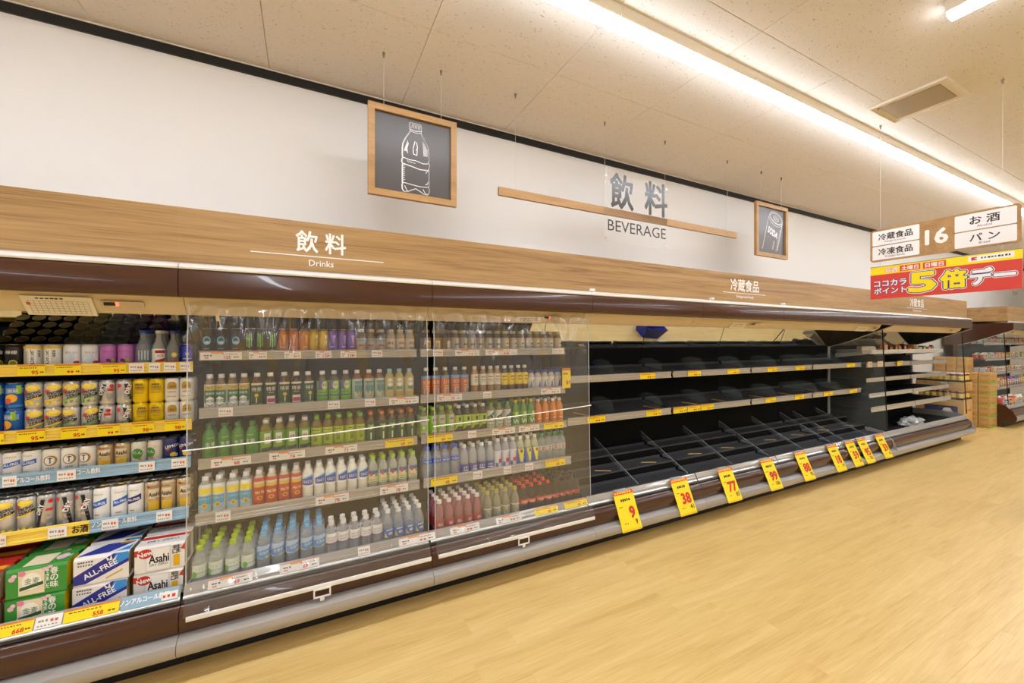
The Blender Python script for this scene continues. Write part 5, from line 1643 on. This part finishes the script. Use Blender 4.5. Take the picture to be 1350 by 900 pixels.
# crumpled clear bag on the deck of the end case
bm = bmesh.new()
bmesh.ops.create_icosphere(bm, subdivisions=4, radius=1.0)
from mathutils import noise as _ns
for v in bm.verts:
    n_ = _ns.noise(v.co * 2.3) * .35 + _ns.noise(v.co * 6.1) * .18 + abs(_ns.noise(v.co * 11)) * .12
    v.co = v.co * (1 + n_)
    v.co.x *= .26
    v.co.y *= .10
    v.co.z = max(v.co.z * .07, -.045)
me = bpy.data.meshes.new('plastic_bag')
bm.to_mesh(me)
bm.free()
me.materials.append(mat('clear_bag', (226, 226, 224), .1, alpha=.5, coat=.6))
zb = min(v.co.z for v in me.vertices)
tag(link('plastic_bag', me, None, (7.95, 2.62, ZD - zb), (0, 0, .05)), 'crumpled clear plastic bag lying on the deck of the end case', 'plastic bag')

# ------------------------------------------------------------------ cartons and jars past the end case
CARD = mat('corrugated_card', (198, 156, 92), .75)
CARDP = (150, 104, 52)
GRN = (150, 190, 60)


def carton(x0, x1, y0, y1, z0, h, label, group, green=False, blue=False):
    w, d = x1 - x0, y1 - y0
    e = empty('cardboard_carton', ((x0 + x1) / 2, (y0 + y1) / 2, z0), 0, label, 'carton', group)
    MB().bbox(-w / 2, w / 2, -d / 2, d / 2, 0, h - .001, CARD, .004).build('carton_body', e)
    P = Print()
    P.bars(-d * .34, d * .34, h * .78, h * .07, CARDP, 4, 1, 3)
    P.bars(-d * .34, d * .34, h * .66, h * .05, CARDP, 5, 1, 4)
    P.rect(-d * .42, h * .30, d * .42, h * .32, CARDP, 1)
    P.bars(-d * .34, d * .3, h * .18, h * .10, (190, 84, 50), 3, 1, 9)
    if green:
        P.rect(-d * .5, 0.002, d * .5, h * .10, GRN, 1)
    if blue:
        P.rect(-d * .30, .27, d * .38, .47, (52, 58, 120), 1)
        P.ell(d * .17, .36, .07, .065, (232, 206, 160), 2)
        P.ell(d * .17, .41, .05, .03, (240, 238, 232), 3)
    P.flat(MB(), (-w / 2, 0, 0), (0, -1, 0), (0, 0, 1), step=.001).build('side_print', e, smooth=False)
    P = Print()
    P.bars(-w * .34, w * .34, h * .70, h * .07, CARDP, 4, 1, 3)
    P.bars(-w * .34, w * .3, h * .25, h * .10, (190, 84, 50), 3, 1, 9)
    if green:
        P.rect(-w * .5, 0.002, w * .5, h * .22, GRN, 1)
    P.flat(MB(), (0, -d / 2, 0), step=.001).build('front_print', e, smooth=False)
    MB().box(-w * .5 + .004, w * .5 - .004, -.025, .025, h - .001, h - .0004, mat('packing_tape', (214, 184, 130), .3)).build('tape', e, smooth=False)


LV = ('bottom', 'second', 'third', 'fourth', 'fifth', 'sixth')
for k in range(5):
    lv = LV[k] if k < 4 else 'top'
    carton(10.98, 11.32, 2.545, 2.695, k * .2, .2, '%s carton with green edge print in the aisle-side stack' % lv, 'green-edged cartons', green=True)
    carton(10.98, 11.32, 2.705, 2.83, k * .2, .2, '%s plain brown carton in the stack beside the green-edged cartons' % lv, 'plain cartons')
for j, (ya, yb, t) in enumerate(((2.84, 2.97, 'third'), (2.98, 3.11, 'fourth'), (3.12, 3.28, 'fifth'))):
    for k in range(6):
        carton(10.98, 11.32, ya, yb, k * .212, .212, '%s brown carton in the %s, taller stack from the aisle' % (LV[k] if k < 5 else 'top', t), 'cartons in the %s stack' % t)

carton(9.78, 10.16, 2.56, 3.16, 0, .585, 'large carton with blue picture panel carrying the jars', None, blue=True)
TRB = mat('black_tray', (30, 28, 28), .5)


def jar_tray(z, label):
    e = empty('display_tray', (9.97, 2.86, z), 0, label, 'tray', 'trays of the jar display')
    mb = MB().box(-.19, .19, -.29, .29, 0, .006, TRB)
    mb.build('tray_floor', e, smooth=False)
    for a in ((-.19, .19, -.29, -.285), (-.19, .19, .285, .29), (-.19, -.185, -.285, .285), (.185, .19, -.285, .285)):
        MB().box(a[0], a[1], a[2], a[3], .006, .03, TRB).build('tray_rim', e, smooth=False)


JB = MB().lathe([(.030, 0), (.036, .004), (.036, .110), (.031, .122)], 16, mat('jar_glass', (120, 70, 40), .1, coat=.5)).mesh('jar_body')
JL = MB().lathe([(.0365, .022), (.0365, .098)], 16, printed((240, 204, 80)), capb=False, capt=False)
draw([('e', 0, .06, .018, .02, (250, 236, 180)), ('b', -.014, .014, .06, .012, (150, 60, 40), 3)], Print()).wrap(JL, .0366)
JL = JL.mesh('jar_label', recalc=False)
JC = MB().lathe([(.033, .122), (.034, .124), (.034, .138), (.031, .141)], 16, plastic((232, 226, 220))).mesh('jar_lid')
JR = MB().lathe([(.0342, .122), (.0344, .128)], 16, plastic((190, 40, 36)), capb=False, capt=False).mesh('jar_seal')


def jars(z, label, group):
    for a in range(3):
        for k in range(7):
            e = empty('jar', (9.97 - .13 + a * .13, 2.86 - .243 + k * .081, z), rng.uniform(-.3, .3) - PI / 2, label, 'jar', group)
            for nm, me in (('jar_body', JB), ('jar_label', JL), ('jar_lid', JC), ('jar_seal', JR)):
                link(nm, me, e)


jar_tray(.585, 'black display tray holding jars on the large carton')
jars(.5915, 'yellow-labelled jar in the lower tray of the jar display', 'jars in the lower tray')
carton(9.78, 10.16, 2.56, 3.16, .7335, .15, 'shallow carton between the two tiers of jars', None)
jar_tray(.8835, 'black display tray holding jars on the shallow carton')
jars(.89, 'yellow-labelled jar in the upper tray of the jar display', 'jars in the upper tray')
for z, nm in ((.86, 'shallow'), (.55, 'large')):
    card(0, .075, 0, 0, .03, 's', '', 'white tag on the %s carton of the jar display' % nm, None)
    o = [q for q in C.objects if q.name.startswith('price_card') and q.parent is None][-1]
    o.location = (9.7788, 2.80, z)
    o.rotation_euler = (0, 0, -PI / 2)

# ------------------------------------------------------------------ goods in the far case
pal = [((214, 60, 50), (246, 236, 220)), ((240, 200, 60), (200, 60, 40)), ((236, 232, 226), (60, 90, 170)), ((236, 150, 60), (250, 240, 220)), ((70, 110, 180), (240, 236, 230)), ((240, 236, 230), (220, 120, 60)), ((130, 170, 80), (250, 246, 230)), ((190, 50, 70), (246, 220, 120))]
cn = ['red', 'yellow', 'white and blue', 'orange', 'blue', 'white and orange', 'green', 'crimson']
wn = ['top shelf', 'second shelf', 'third shelf', 'fourth shelf', 'deck']
rf = random.Random(21)
for si in range(5):
    if si < 4:
        z0, z1, y = farS[si][:3]
        zz, yf = z1 - .03 + .0003, y + .03
    else:
        zz, yf = ZD, 2.50
    x = 11.44
    while x < 14.3:
        c_ = rf.randrange(8)
        kind = ('pouch', 'carton', 'cup')[(si + c_) % 3]
        w_ = (.085, .10, .075)[(si + c_) % 3] + (.04 if si > 2 else 0)
        h_ = (.13, .12, .10)[(si + c_) % 3] + (.06 if si > 2 else 0)
        for q in range(2 if x < 12.5 else 1):
            food(kind, w_, .075 if kind != 'cup' else w_, h_, pal[c_][0], pal[c_][1], x + w_ / 2, yf + .045 + q * (.085 if w_ < .09 or kind != 'cup' else w_ + .01), zz, 0, '%s food %s on the %s of the far case' % (cn[c_], kind, wn[si]), 'goods on the %s of the far case' % wn[si])
        x += w_ + .008

# blue shopping basket left on the open floor (seen only in the tilted mirrors)
e = empty('shopping_basket', (5.9, .82, 0), .1, 'blue plastic shopping basket standing on the open floor', 'basket')
BLU = mat('blue_basket_plastic', (28, 52, 170), .35)
w0, d0, w1, d1, hb = .19, .13, .25, .18, .24
for a, b2 in (((-w0, -d0), (w0, -d0)), ((w0, -d0), (w0, d0)), ((w0, d0), (-w0, d0)), ((-w0, d0), (-w0, -d0))):
    ta, tb = (a[0] * w1 / w0, a[1] * d1 / d0), (b2[0] * w1 / w0, b2[1] * d1 / d0)
    s = MB()
    s.face([(a[0], a[1], .008), (b2[0], b2[1], .008), (tb[0], tb[1], hb), (ta[0], ta[1], hb)], BLU)
    s.face([(a[0] * .97, a[1] * .97, .008), (b2[0] * .97, b2[1] * .97, .008), (tb[0] * .97, tb[1] * .97, hb), (ta[0] * .97, ta[1] * .97, hb)], BLU)
    s.build('basket_wall', e, smooth=False)
MB().box(-w0, w0, -d0, d0, 0, .008, BLU).build('basket_floor', e, smooth=False)
for s_ in (-1, 1):
    MB().tube([(-w1 * .5, s_ * d1, hb), (-w1 * .45, s_ * d1 * 1.25, hb + .05), (w1 * .45, s_ * d1 * 1.25, hb + .05), (w1 * .5, s_ * d1, hb)], .006, BLU).build('basket_handle', e)
MB().tube([(-w1, -d1, hb), (w1, -d1, hb), (w1, d1, hb), (-w1, d1, hb), (-w1, -d1, hb)], .008, BLU).build('basket_rim', e)
